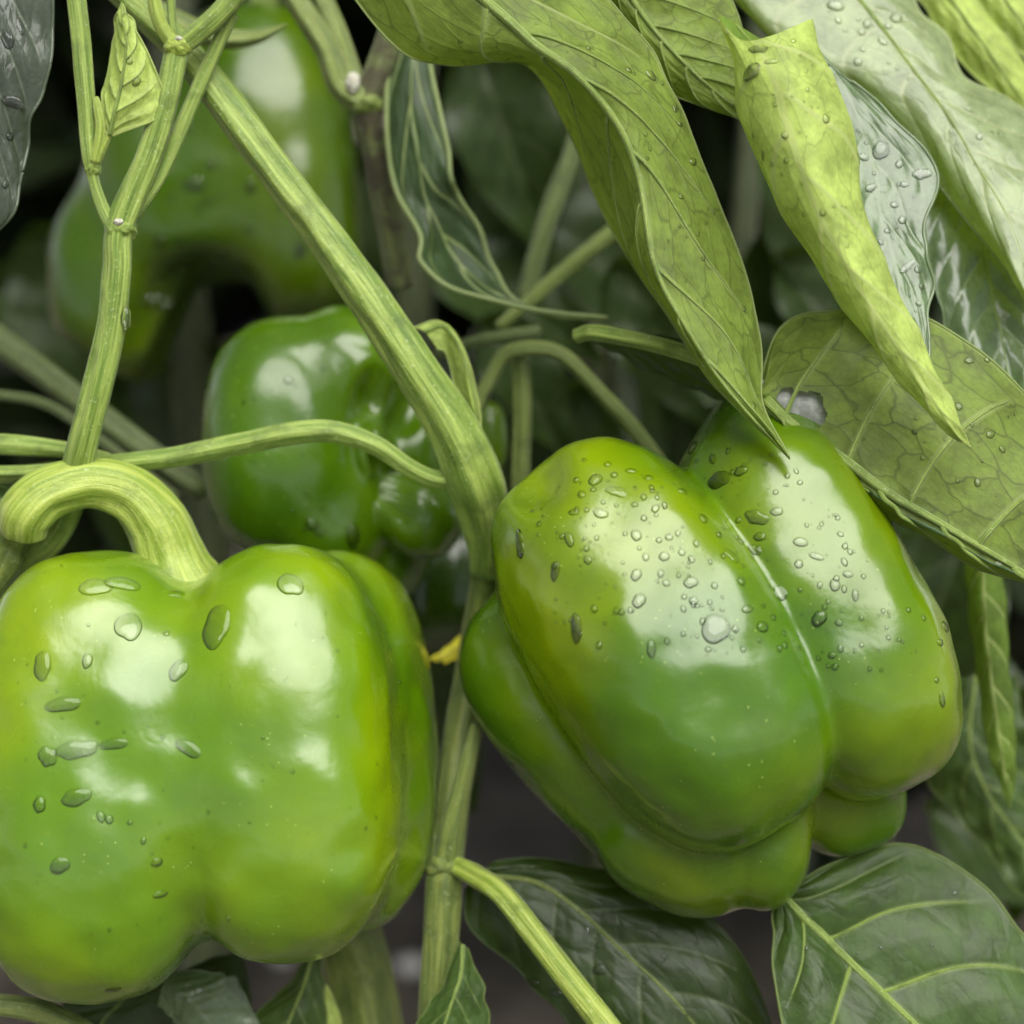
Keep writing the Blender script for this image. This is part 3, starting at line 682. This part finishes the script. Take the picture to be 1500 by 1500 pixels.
L['beaded'] = leaf('wet leaf with a wavy pale edge, just right of the rolled leaf', [
    [(1160, 40, -79), (1190, 60, -76), (1212, 92, -69)], [(1185, 150, -50), (1250, 155, -56), (1308, 172, -67)], [(1200, 230, -30), (1280, 240, -45), (1370, 252, -50)],
    [(1215, 310, -9), (1290, 315, -25), (1348, 332, -26)], [(1245, 390, 11), (1312, 388, -7), (1364, 392, -11)], [(1285, 470, 19), (1330, 470, 15), (1363, 475, 13)], [(1358, 560, 37)]],
    MAT['leaf_wet'], plant, 'upper', (150, 80), wave=5, wfreq=14, quilt=3, rib=0, seed=10, bead=2.6, margin=5)
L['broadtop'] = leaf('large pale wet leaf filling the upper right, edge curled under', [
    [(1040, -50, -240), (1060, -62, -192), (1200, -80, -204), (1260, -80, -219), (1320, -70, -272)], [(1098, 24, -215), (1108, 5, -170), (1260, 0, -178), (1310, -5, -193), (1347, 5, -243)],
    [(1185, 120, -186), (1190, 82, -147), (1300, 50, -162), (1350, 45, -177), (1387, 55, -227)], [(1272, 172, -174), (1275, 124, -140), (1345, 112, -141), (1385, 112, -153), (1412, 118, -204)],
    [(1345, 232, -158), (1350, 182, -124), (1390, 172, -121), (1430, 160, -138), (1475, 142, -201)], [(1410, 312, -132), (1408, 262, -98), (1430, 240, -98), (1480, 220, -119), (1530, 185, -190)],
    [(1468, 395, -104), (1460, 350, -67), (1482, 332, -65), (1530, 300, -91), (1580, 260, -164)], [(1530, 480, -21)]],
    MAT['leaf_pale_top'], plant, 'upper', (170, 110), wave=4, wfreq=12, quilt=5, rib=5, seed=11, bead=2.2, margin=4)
L['shade'] = leaf('dark leaf with blotchy shine under the large pale leaf', [
    [(1330, 170, -239), (1400, 170, -246), (1480, 240, -230)], [(1352, 300, -196), (1430, 300, -204), (1520, 330, -202)], [(1368, 400, -162), (1450, 415, -165), (1540, 430, -169)], [(1395, 500, -130), (1470, 510, -134), (1560, 520, -140)], [(1490, 630, -94)]],
    MAT['leaf_wet'], plant, 'upper', (100, 60), bulge=12, wave=6, quilt=6, rib=4, seed=13)
def torn(x, y):
    return ((x - 1168) / 44) ** 2 + ((y - 600) / 36) ** 2 + 0.14 * math.sin(x * 0.13) + 0.12 * math.sin(y * 0.2 + x * 0.07) < 0.85 and y < 560 + (x - 1110) * 0.95
L['broad'] = leaf('broad leaf underside with raised veins and a torn grey patch, right edge', [
    [(1112, 560, -40), (1120, 588, 0), (1126, 602, -10)], [(1148, 480, -70), (1165, 628, 16), (1184, 658, -10)], [(1235, 455, -60), (1236, 674, 36), (1250, 724, 0)],
    [(1330, 448, -40), (1300, 722, 56), (1316, 768, 14)], [(1422, 500, -20), (1365, 760, 66), (1386, 803, 24)], [(1505, 575, -10), (1440, 805, 74), (1452, 834, 30)], [(1590, 680, 0), (1520, 852, 74), (1532, 868, 40)], [(1650, 935, 40)]],
    MAT['leaf_under_wide'], plant, 'under', (220, 110), bulge=26, wave=5, quilt=7, N=5, curve=0.22, rib=10, veins=1, veinr=4.5, seed=14, hole=torn, bead=2.2)
leaf('dry grey wet membrane in the torn leaf base', [[(1110, 560, -18), (1118, 600, -6), (1126, 640, -14)], [(1160, 550, -14), (1170, 600, -2), (1180, 650, -12)], [(1225, 550, -20), (1225, 600, -4), (1225, 660, -12)]],
     MAT['membrane'], L['broad'], 'under', (30, 30), wave=0, quilt=0, rib=0, seed=2, name='dry_patch', bead=0.5)
L['glossy'] = leaf('satin dark green leaf with pale midrib in the bottom right corner', [
    [(1136, 1308, -94), (1145, 1312, -94), (1165, 1296, -102)], [(1131, 1370, -69), (1200, 1365, -78), (1250, 1252, -128)], [(1138, 1440, -42), (1262, 1425, -60), (1345, 1243, -141)],
    [(1155, 1520, -11), (1340, 1500, -38), (1445, 1302, -128)], [(1200, 1600, 16), (1420, 1570, -18), (1515, 1392, -98)], [(1330, 1690, 39), (1520, 1650, 4), (1610, 1520, -57)], [(1640, 1740, 28)]],
    MAT['leaf_satin'], plant, 'upper', (200, 110), bulge=16, wave=4, quilt=9, N=5, curve=0.34, rib=8, ribmat=MAT['stem'], veins=1, veinr=3.4, seed=15, bead=2.4)
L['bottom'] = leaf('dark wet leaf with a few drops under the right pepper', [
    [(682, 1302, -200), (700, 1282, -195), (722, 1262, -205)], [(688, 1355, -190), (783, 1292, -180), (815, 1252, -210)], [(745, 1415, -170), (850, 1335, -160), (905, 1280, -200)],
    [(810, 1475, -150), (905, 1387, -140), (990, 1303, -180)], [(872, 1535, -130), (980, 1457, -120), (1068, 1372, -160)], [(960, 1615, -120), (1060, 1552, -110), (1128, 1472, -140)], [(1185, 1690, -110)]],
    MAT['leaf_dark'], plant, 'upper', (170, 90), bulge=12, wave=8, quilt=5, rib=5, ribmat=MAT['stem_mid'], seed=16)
leaf('small drooping leaf in front of the striped bottom stem', [[(674, 1380, -120), (678, 1384, -115), (684, 1388, -120)], [(652, 1432, -125), (674, 1432, -105), (702, 1428, -120)], [(622, 1480, -125), (658, 1480, -100), (714, 1490, -115)], [(600, 1550, -120), (640, 1550, -100), (715, 1570, -110)], [(640, 1660, -100)]],
     MAT['leaf_satin'], plant, 'upper', (90, 50), wave=3, quilt=3, rib=4, seed=17)
leaf('narrow dark leaf hanging below the left pepper', [[(452, 1390, -230), (460, 1388, -225), (468, 1392, -230)], [(425, 1440, -230), (446, 1440, -215), (474, 1445, -225)], [(372, 1492, -225), (424, 1495, -205), (480, 1505, -220)], [(330, 1560, -220), (400, 1570, -205), (490, 1570, -220)], [(390, 1680, -200)]],
     MAT['leaf_satin'], plant, 'upper', (90, 50), wave=3, quilt=3, rib=4, seed=18)
leaf('lime sliver of leaf beside the narrow dark leaf', [[(474, 1440, -240), (476, 1440, -238), (480, 1445, -240)], [(472, 1490, -240), (484, 1490, -235), (498, 1492, -240)], [(480, 1560, -240), (500, 1560, -235), (520, 1560, -240)], [(510, 1620, -240)]],
     MAT['leaf_lime'], plant, 'under', (50, 24), wave=1, quilt=1, rib=0, seed=19)
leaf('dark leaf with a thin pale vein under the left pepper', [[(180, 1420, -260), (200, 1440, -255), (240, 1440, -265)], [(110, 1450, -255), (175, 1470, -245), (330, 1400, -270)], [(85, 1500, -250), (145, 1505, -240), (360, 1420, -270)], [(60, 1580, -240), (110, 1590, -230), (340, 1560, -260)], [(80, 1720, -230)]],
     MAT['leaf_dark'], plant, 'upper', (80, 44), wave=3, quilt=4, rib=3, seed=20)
leaf('curled dark leaf with a bright rim at the bottom left', [[(232, 1470, -190), (240, 1440, -180), (262, 1420, -190)], [(250, 1490, -180), (275, 1462, -160), (310, 1425, -185)], [(262, 1510, -180), (300, 1490, -170), (350, 1440, -190)], [(300, 1560, -180), (340, 1540, -180), (380, 1500, -190)]],
     MAT['leaf_wet'], plant, 'upper', (60, 40), wave=3, quilt=3, rib=0, seed=21)
L['corner'] = leaf('grey green leaf with a curled margin in the top left corner', [
    [(-200, -90, -20), (-40, -70, 20), (76, -50, 0)], [(-190, 20, -20), (-30, 30, 30), (77, 72, 0)], [(-180, 120, -20), (-25, 130, 30), (50, 158, 0)], [(-150, 220, -20), (-25, 220, 25), (37, 246, 0)], [(-100, 300, -20), (-25, 300, 15), (16, 318, 0)], [(-45, 400, 0)]],
    MAT['leaf_grey'], plant, 'upper', (130, 70), bulge=8, wave=7, wfreq=15, quilt=6, rib=4, ribmat=MAT['stem_dark'], seed=22, bead=2.8, margin=4)
L['small'] = leaf('small pale young leaf pointing up beside the upright stem', [
    [(158, 200, -20), (161, 198, -18), (166, 199, -20)], [(148, 165, -30), (170, 158, -8), (226, 172, -20)], [(152, 120, -36), (180, 112, -5), (237, 128, -20)], [(162, 70, -36), (185, 65, -5), (216, 75, -18)], [(172, 30, -30), (181, 30, -8), (194, 32, -16)], [(178, 4, -14)]],
    MAT['leaf_lime'], plant, 'under', (90, 50), wave=2, quilt=4, rib=3.5, veins=1, veinr=1.5, seed=23)
L['curl'] = leaf('dark leaf twisting into a long curled tip, upper centre', [
    [(585, 50, -330), (606, 62, -320), (628, 80, -325)], [(566, 135, -330), (602, 145, -310), (640, 150, -315)], [(568, 215, -325), (612, 222, -305), (657, 215, -300)], [(582, 285, -315), (622, 285, -300), (661, 258, -280)],
    [(616, 345, -270), (640, 325, -300), (672, 285, -300)], [(618, 385, -250), (658, 365, -310), (700, 335, -310)], [(660, 420, -245), (690, 402, -300), (724, 392, -305)], [(722, 440, -250), (738, 434, -268), (748, 436, -275)], [(800, 457, -262), (803, 455, -266), (806, 460, -268)], [(888, 466, -275)]],
    MAT['leaf_curl'], plant, 'upper', (150, 60), wave=0, quilt=3, rib=0, seed=24, bead=4.5, margin=2)
leaf('grey green leaf base at the left edge behind the curled stalk', [[(130, 672, -140), (136, 682, -135), (130, 692, -140)], [(60, 680, -150), (60, 715, -130), (60, 740, -140)], [(-10, 690, -160), (-10, 735, -130), (-10, 790, -140)], [(-90, 700, -170), (-90, 760, -140), (-90, 820, -150)]],
     MAT['leaf_satin'], plant, 'upper', (60, 40), wave=2, quilt=3, rib=4, seed=25)
L['hang'] = leaf('pale rolled leaf hanging blurred under the broad right leaf', [
    [(1440, 790, -300), (1412, 795, -285), (1440, 800, -260), (1468, 795, -280), (1450, 790, -300)], [(1448, 880, -300), (1418, 880, -285), (1442, 880, -250), (1472, 875, -280), (1455, 880, -300)],
    [(1455, 960, -300), (1428, 965, -285), (1448, 960, -255), (1478, 955, -280), (1460, 960, -300)], [(1462, 1050, -300), (1440, 1055, -285), (1460, 1050, -262), (1484, 1045, -280), (1468, 1050, -300)], [(1470, 1120, -300), (1455, 1122, -290), (1470, 1120, -275), (1488, 1115, -285), (1474, 1120, -300)], [(1480, 1185, -290)]],
    MAT['leaf_lime'], plant, 'under', (110, 60), wave=3, wfreq=18, quilt=5, rib=0, seed=26)
L['blur'] = leaf('blurred grey green leaf with wavy margin right of the tilted pepper', [
    [(1380, 1000, -480), (1430, 990, -470), (1490, 990, -490)], [(1345, 1090, -480), (1420, 1080, -450), (1500, 1070, -480)], [(1370, 1160, -470), (1440, 1150, -440), (1530, 1130, -480)], [(1425, 1225, -460), (1480, 1210, -440), (1560, 1190, -470)], [(1480, 1290, -450), (1530, 1280, -440), (1590, 1250, -460)], [(1600, 1400, -440)]],
    MAT['leaf_satin'], plant, 'upper', (110, 60), wave=9, wfreq=22, quilt=4, rib=4, seed=27, margin=6)
for (lab, x0, y0, x1, y1, w) in (('bright blurred young leaf in the top right corner', 1350, -60, 1530, 200, 32), ('second bright blurred leaf tip at the far top right', 1430, -60, 1560, 130, 30)):
    leaf(lab, [[(x0 - w, y0 + 10, -300), (x0, y0, -290), (x0 + w, y0 - 10, -300)], [(x0 + (x1 - x0) * .35 - w, y0 + (y1 - y0) * .4 + 10, -300), (x0 + (x1 - x0) * .4, y0 + (y1 - y0) * .38, -280), (x0 + (x1 - x0) * .42 + w, y0 + (y1 - y0) * .33, -300)],
               [(x0 + (x1 - x0) * .7 - w * .7, y0 + (y1 - y0) * .75, -300), (x0 + (x1 - x0) * .74, y0 + (y1 - y0) * .72, -285), (x0 + (x1 - x0) * .75 + w * .7, y0 + (y1 - y0) * .66, -300)], [(x1, y1, -300)]],
         MAT['leaf_lime'], plant, 'under', (70, 36), wave=3, quilt=3, rib=3, seed=28)
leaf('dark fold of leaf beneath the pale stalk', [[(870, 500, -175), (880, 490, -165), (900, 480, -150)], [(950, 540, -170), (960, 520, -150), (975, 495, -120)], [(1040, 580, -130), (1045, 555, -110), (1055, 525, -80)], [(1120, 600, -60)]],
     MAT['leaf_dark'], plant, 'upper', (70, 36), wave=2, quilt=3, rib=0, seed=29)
leaf('yellow leaf tip caught between the two big peppers', [[(712, 905, -390), (705, 920, -380), (715, 965, -390)], [(690, 918, -390), (682, 938, -378), (690, 966, -390)], [(660, 945, -390), (655, 955, -382), (655, 968, -390)], [(630, 966, -390)]],
     MAT['petal'], plant, 'upper', (50, 24), wave=0, quilt=1, rib=0, seed=30, name='yellow_leaf')

# ------------------------------------------------------------------ the shaded plant behind
back = thing('pepper_plant', 'blurred shaded pepper plant with dark leaves filling the gaps behind', 'plant', tuple(W(760, 700, -2200) * np.array([1, 1, 0])))
def generic_leaf(i, mat):
    rng = random.Random(i); nv, nu = 26, 13; Ln, Wm = 0.115, 0.031; V = []; UV = []
    for j in range(nv):
        t = j / (nv - 1); w = Wm * (math.sin(math.pi * t ** 0.75) ** 0.9) * (1 - 0.25 * t) + 0.0004
        for k in range(nu):
            s = 2 * k / (nu - 1) - 1
            V.append((s * w, t * Ln, -0.035 * t * t + 0.012 * abs(s) + 0.004 * s * s * math.sin(t * 15 + i + (s > 0)) + 0.003 * noise.noise(Vector((s * 2, t * 6, i))))); UV.append(((s + 1) / 2, t))
    F = [(j * nu + k, j * nu + k + 1, (j + 1) * nu + k + 1, (j + 1) * nu + k) for j in range(nv - 1) for k in range(nu - 1)]
    me = bpy.data.meshes.new('leaf'); me.from_pydata(V, [], F); me.polygons.foreach_set('use_smooth', [True] * len(me.polygons))
    lay = me.uv_layers.new(name='UVMap'); idx = np.zeros(len(me.loops), int); me.loops.foreach_get('vertex_index', idx); lay.data.foreach_set('uv', np.array(UV)[idx].ravel())
    me.materials.append(mat); return me
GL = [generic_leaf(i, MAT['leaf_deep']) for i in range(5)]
rb = random.Random(31); blc = Vector(ROOT[back.name])
def back_leaf(px, py, d, s, yaw, pitch, roll):
    p = Vector(W(px, py, d)); o = bpy.data.objects.new('leaf', GL[rb.randrange(5)]); COL.objects.link(o); o.parent = back
    o.location = p - blc; o.rotation_euler = (pitch, roll, yaw); o.scale = (s, s, s)
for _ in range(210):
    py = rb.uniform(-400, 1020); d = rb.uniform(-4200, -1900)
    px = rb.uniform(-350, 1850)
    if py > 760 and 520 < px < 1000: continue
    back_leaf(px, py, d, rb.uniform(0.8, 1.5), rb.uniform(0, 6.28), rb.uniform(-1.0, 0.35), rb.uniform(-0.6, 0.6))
for _ in range(60):      # extra crown leaves out of view, added to shade the background
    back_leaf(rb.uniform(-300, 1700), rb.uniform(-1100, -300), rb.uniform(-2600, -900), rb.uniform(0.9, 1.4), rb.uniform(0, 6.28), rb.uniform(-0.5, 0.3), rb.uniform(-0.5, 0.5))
GM = []
for q_ in GL[:3]:
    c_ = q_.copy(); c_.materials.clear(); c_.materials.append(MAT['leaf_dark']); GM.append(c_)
def mid_leaf(px, py, d, s, ang, tilt, k):          # leaves a hand's breadth behind the fruit, blades turned to the light
    p = Vector(W(px, py, d)); y = Vector(RGT) * math.cos(ang) + Vector(UPV) * math.sin(ang)
    z = (Vector(-FWD) + Vector(UPV) * tilt + Vector(RGT) * rb.uniform(-.4, .4)); z = (z - y * z.dot(y)).normalized(); x = y.cross(z)
    o = bpy.data.objects.new('leaf', GM[k % 3]); COL.objects.link(o); o.parent = back
    o.matrix_local = Matrix.Translation(p - blc) @ Matrix((x, y, z)).transposed().to_4x4() @ Matrix.Scale(s, 4)
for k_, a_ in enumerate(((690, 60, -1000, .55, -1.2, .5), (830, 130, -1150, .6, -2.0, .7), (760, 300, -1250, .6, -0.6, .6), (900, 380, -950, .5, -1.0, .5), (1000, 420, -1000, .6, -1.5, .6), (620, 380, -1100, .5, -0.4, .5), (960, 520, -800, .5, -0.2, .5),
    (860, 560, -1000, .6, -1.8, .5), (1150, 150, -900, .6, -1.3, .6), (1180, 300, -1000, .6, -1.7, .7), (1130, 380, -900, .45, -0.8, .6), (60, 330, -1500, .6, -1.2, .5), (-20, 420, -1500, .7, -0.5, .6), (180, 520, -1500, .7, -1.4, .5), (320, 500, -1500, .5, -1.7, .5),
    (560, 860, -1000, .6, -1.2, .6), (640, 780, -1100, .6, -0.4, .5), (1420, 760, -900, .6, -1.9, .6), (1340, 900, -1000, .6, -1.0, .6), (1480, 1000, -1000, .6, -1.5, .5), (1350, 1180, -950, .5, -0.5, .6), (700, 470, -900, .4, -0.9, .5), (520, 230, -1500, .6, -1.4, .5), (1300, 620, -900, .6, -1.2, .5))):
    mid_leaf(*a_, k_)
for (x0, y0, x1, y1, d, r) in ((900, 1500, 860, -200, -1700, 34), (300, 1500, 260, -300, -1500, 36), (1250, 1500, 1290, -200, -1500, 34), (560, 900, 640, -50, -1300, 26), (1000, 700, 1180, -250, -1200, 20)):
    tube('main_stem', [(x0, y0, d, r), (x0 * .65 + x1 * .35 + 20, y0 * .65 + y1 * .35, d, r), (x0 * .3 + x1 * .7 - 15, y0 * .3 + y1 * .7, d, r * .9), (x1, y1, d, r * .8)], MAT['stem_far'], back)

# ------------------------------------------------------------------ pale beads added on the soil in place of bright glints
def glints():
    D, F = ICO[4]
    for i, (px, py, s, lab) in enumerate(((716, 1036, 30, 'white round pebble glowing blurred left of the tilted pepper'), (868, 1276, 34, 'white pebble just under the tilted pepper edge'), (602, 1422, 34, 'white glint beside the striped bottom stem'),
                                  (690, 1318, 20, 'small pale pebble right of the left pepper edge'), (412, 1408, 24, 'pale pebble under the left pepper base'), (640, 1110, 22, 'dim pale pebble right of the left pepper'))):
        p = W(px, py, 0); d = p - CAM; t = -CAM[2] / d[2]; g = CAM + d * t; r = s * UNIT * np.linalg.norm(g - CAM) / DIST * 0.5
        V = D * np.array([1.2, 1.0, 0.8]) * r * (1 + 0.16 * fbm_array(D, 1.3, i + 1, 1))[:, None]
        o = mesh_obj('glint', V, F, MAT['glint']); o.location = (g[0], g[1], r * 0.5)
        o['label'] = lab; o['category'] = 'glint'; o['group'] = 'pale pebbles on the soil'
glints()

# ------------------------------------------------------------------ water
drops_on(pb, bvB, [(872, 703, 11), (904, 720, 17, 11, -15), (880, 752, 13, 8, -15), (841, 750, 9, 6), (852, 724, 7), (932, 784, 9), (973, 815, 8), (932, 842, 9), (936, 880, 11), (1012, 853, 12, 9), (976, 854, 6), (968, 840, 6), (946, 816, 6), (1016, 880, 7),
    (999, 809, 6), (1013, 819, 6), (980, 787, 6), (993, 781, 5), (1020, 796, 6), (861, 820, 7), (813, 837, 8, 14), (761, 796, 9, 22, 12), (844, 921, 10, 22, 8), (954, 950, 8, 13, 10), (1117, 918, 10), (1150, 945, 6), (1095, 892, 11, 6), (1077, 921, 6), (1113, 938, 4),
    (834, 790, 8, 12), (1015, 656, 11), (1044, 672, 7, 9), (1021, 675, 4), (998, 663, 4), (1109, 758, 18, 12, -15), (1138, 749, 10, 7), (1113, 786, 10, 7), (1104, 806, 14, 10), (1072, 814, 14, 10, -30), (1086, 851, 7, 8), (1143, 868, 17, 13), (1170, 826, 7), (1200, 906, 12),
    (1173, 794, 11, 8), (1196, 815, 12, 6, -20), (1201, 857, 5), (1223, 857, 9), (1253, 872, 6, 9), (1172, 864, 4), (1229, 912, 6), (1262, 906, 4), (1262, 945, 4), (1219, 960, 6), (1242, 841, 9, 5), (1384, 918, 10), (1377, 941, 7), (1380, 1025, 6, 12), (1372, 996, 5), (1353, 905, 5),
    (1053, 703, 24, 15, -30), (1048, 921, 24, 22), (925, 690, 9, 6), (950, 700, 8, 6), (890, 680, 6), (1085, 690, 12, 8), (1000, 720, 9, 6), (960, 745, 7), (1030, 760, 8)])
fine_drops(pb, bvB, [(740, 790), (840, 670), (950, 690), (1060, 630), (1160, 670), (1300, 840), (1370, 930), (1360, 1000), (1230, 980), (1160, 960), (1060, 960), (900, 960), (780, 900)], 330, (1.2, 5.5), 5)
drops_on(pa, bvA, [(188, 917, 19, 26), (317, 917, 24, 33, 0), (262, 981, 15, 17), (275, 1095, 24, 13, -25), (140, 860, 26, 15, 3), (180, 855, 24, 14, 5), (425, 856, 17, 23, 20), (62, 976, 15, 22, 10), (128, 968, 9, 12), (92, 1032, 26, 13, 12), (70, 1108, 14, 17), (112, 1098, 30, 15, 14), (58, 1178, 10, 13), (112, 1168, 24, 13, 4), (148, 1196, 7, 9), (88, 1268, 17, 12), (230, 1263, 10, 7), (235, 1310, 12, 6),
    (258, 870, 17, 10), (244, 928, 5), (165, 1090, 22, 10, 10), (280, 1432, 18, 8), (165, 1450, 14, 7), (160, 1200, 7), (210, 1232, 5), (190, 1205, 4)])
fine_drops(pa, bvA, [(20, 830), (500, 820), (600, 1000), (620, 1250), (480, 1370), (200, 1420), (20, 1300)], 110, (1.0, 3.6), 8)
drops_on(pc, bvC, [(517, 785, 12, 17), (457, 768, 12, 9), (423, 557, 7), (545, 697, 6), (560, 720, 5), (468, 780, 8, 6)])
fine_drops(pc, bvC, [(340, 600), (420, 490), (560, 520), (560, 800), (400, 820)], 40, (1.2, 4), 9)
drops_on(pd_, bvD, [(275, 187, 8), (310, 240, 9, 7), (285, 270, 15, 12), (367, 272, 9, 11), (305, 293, 7), (290, 305, 6), (235, 352, 10), (262, 352, 7), (416, 298, 10), (440, 365, 8, 15), (232, 440, 22, 14), (322, 287, 4), (250, 290, 5), (345, 215, 5), (365, 335, 6)])
def leaf_drops(key, spots, flat=0.75): drops_on(L[key], PROBE[L[key].name], spots, flat)
leaf_drops('beaded', [(1291, 220, 14), (1265, 230, 9, 7), (1318, 240, 7), (1275, 275, 12, 6), (1322, 322, 7), (1300, 338, 5), (1350, 255, 16, 9, 20), (1325, 270, 8, 5), (1345, 395, 6), (1350, 420, 5), (1345, 445, 5), (1290, 355, 6, 4), (1310, 300, 6), (1330, 390, 18, 5, 35)])
leaf_drops('broadtop', [(1224, 8, 13, 11), (1313, 26, 10), (1257, 90, 7), (1228, 30, 6), (1270, 35, 7), (1262, 47, 6), (1293, 60, 10, 6, -50), (1258, 28, 4), (1301, 38, 6), (1238, 44, 4), (1264, 72, 5), (1435, 200, 6), (1420, 160, 8, 4)])
leaf_drops('broad', [(1404, 595, 7), (1451, 636, 9, 6), (1468, 658, 6), (1432, 707, 5, 8), (1446, 527, 5), (1420, 528, 9, 6), (1340, 632, 5), (1463, 826, 10, 6), (1160, 590, 8, 4, -40), (1185, 612, 9, 4, -40), (1175, 600, 6, 3, -40), (1150, 588, 5, 3)])
leaf_drops('fold', [(921, 103, 6), (953, 110, 12, 7, -30), (989, 158, 5, 9), (996, 182, 5), (1015, 237, 7), (862, 70, 5), (970, 122, 4), (998, 288, 5), (1104, 594, 5, 8), (1090, 452, 5), (905, 190, 4), (630, 70, 3), (690, 76, 4), (675, 60, 5, 3)])
leaf_drops('rolled', [(1100, 105, 16, 14), (1110, 72, 16, 7), (1130, 90, 10, 5), (1105, 198, 5), (1150, 198, 6), (1118, 228, 4, 8), (1152, 235, 5), (1131, 240, 4), (1210, 174, 7), (1205, 312, 5), (1177, 314, 4), (1145, 255, 3), (1162, 60, 5)])
leaf_drops('bottom', [(870, 1390, 5, 18, -10), (880, 1420, 12, 8), (740, 1390, 5, 10, 30), (780, 1440, 12, 8), (815, 1455, 10, 6), (860, 1365, 4, 10)])
leaf_drops('corner', [(10, 60, 10, 14), (15, 200, 7), (20, 150, 16, 10), (8, 270, 6), (30, 40, 5, 14, 20)])
leaf_drops('small', [(200, 120, 8, 6), (190, 90, 5)])
leaf_drops('glossy', [(1180, 1392, 3, 6), (1256, 1396, 3), (1400, 1308, 6, 4), (1290, 1388, 3), (1365, 1385, 3)])
def leaf_mist(key, poly, n, seed): fine_drops(L[key], PROBE[L[key].name], poly, n, (1.0, 3.8), seed)
leaf_mist('broad', [(1200, 500), (1420, 520), (1490, 600), (1490, 800), (1250, 660)], 45, 21)
leaf_mist('rolled', [(1090, 70), (1200, 60), (1250, 260), (1260, 380), (1150, 280)], 40, 22)
leaf_mist('fold', [(600, 20), (900, 30), (1010, 220), (1100, 480), (1000, 420), (870, 200), (640, 80)], 60, 23)
leaf_mist('beaded', [(1250, 160), (1350, 240), (1350, 480), (1280, 350)], 40, 24)
leaf_mist('broadtop', [(1200, 10), (1330, 20), (1400, 130), (1490, 220), (1470, 300), (1300, 110)], 50, 25)
leaf_mist('bottom', [(740, 1330), (880, 1310), (1050, 1420), (1080, 1490), (900, 1480)], 25, 26)
stemdrop = bpy.data.objects.new('water_drop', DROPS[1][0]); COL.objects.link(stemdrop); stemdrop.parent = plant
stemdrop.matrix_local = Matrix.Translation(-Vector(ROOT[plant.name])) @ drop_matrix(Vector(W(184, 466, -22)), Vector(-FWD), 8, 17, 0.9, 0.05)
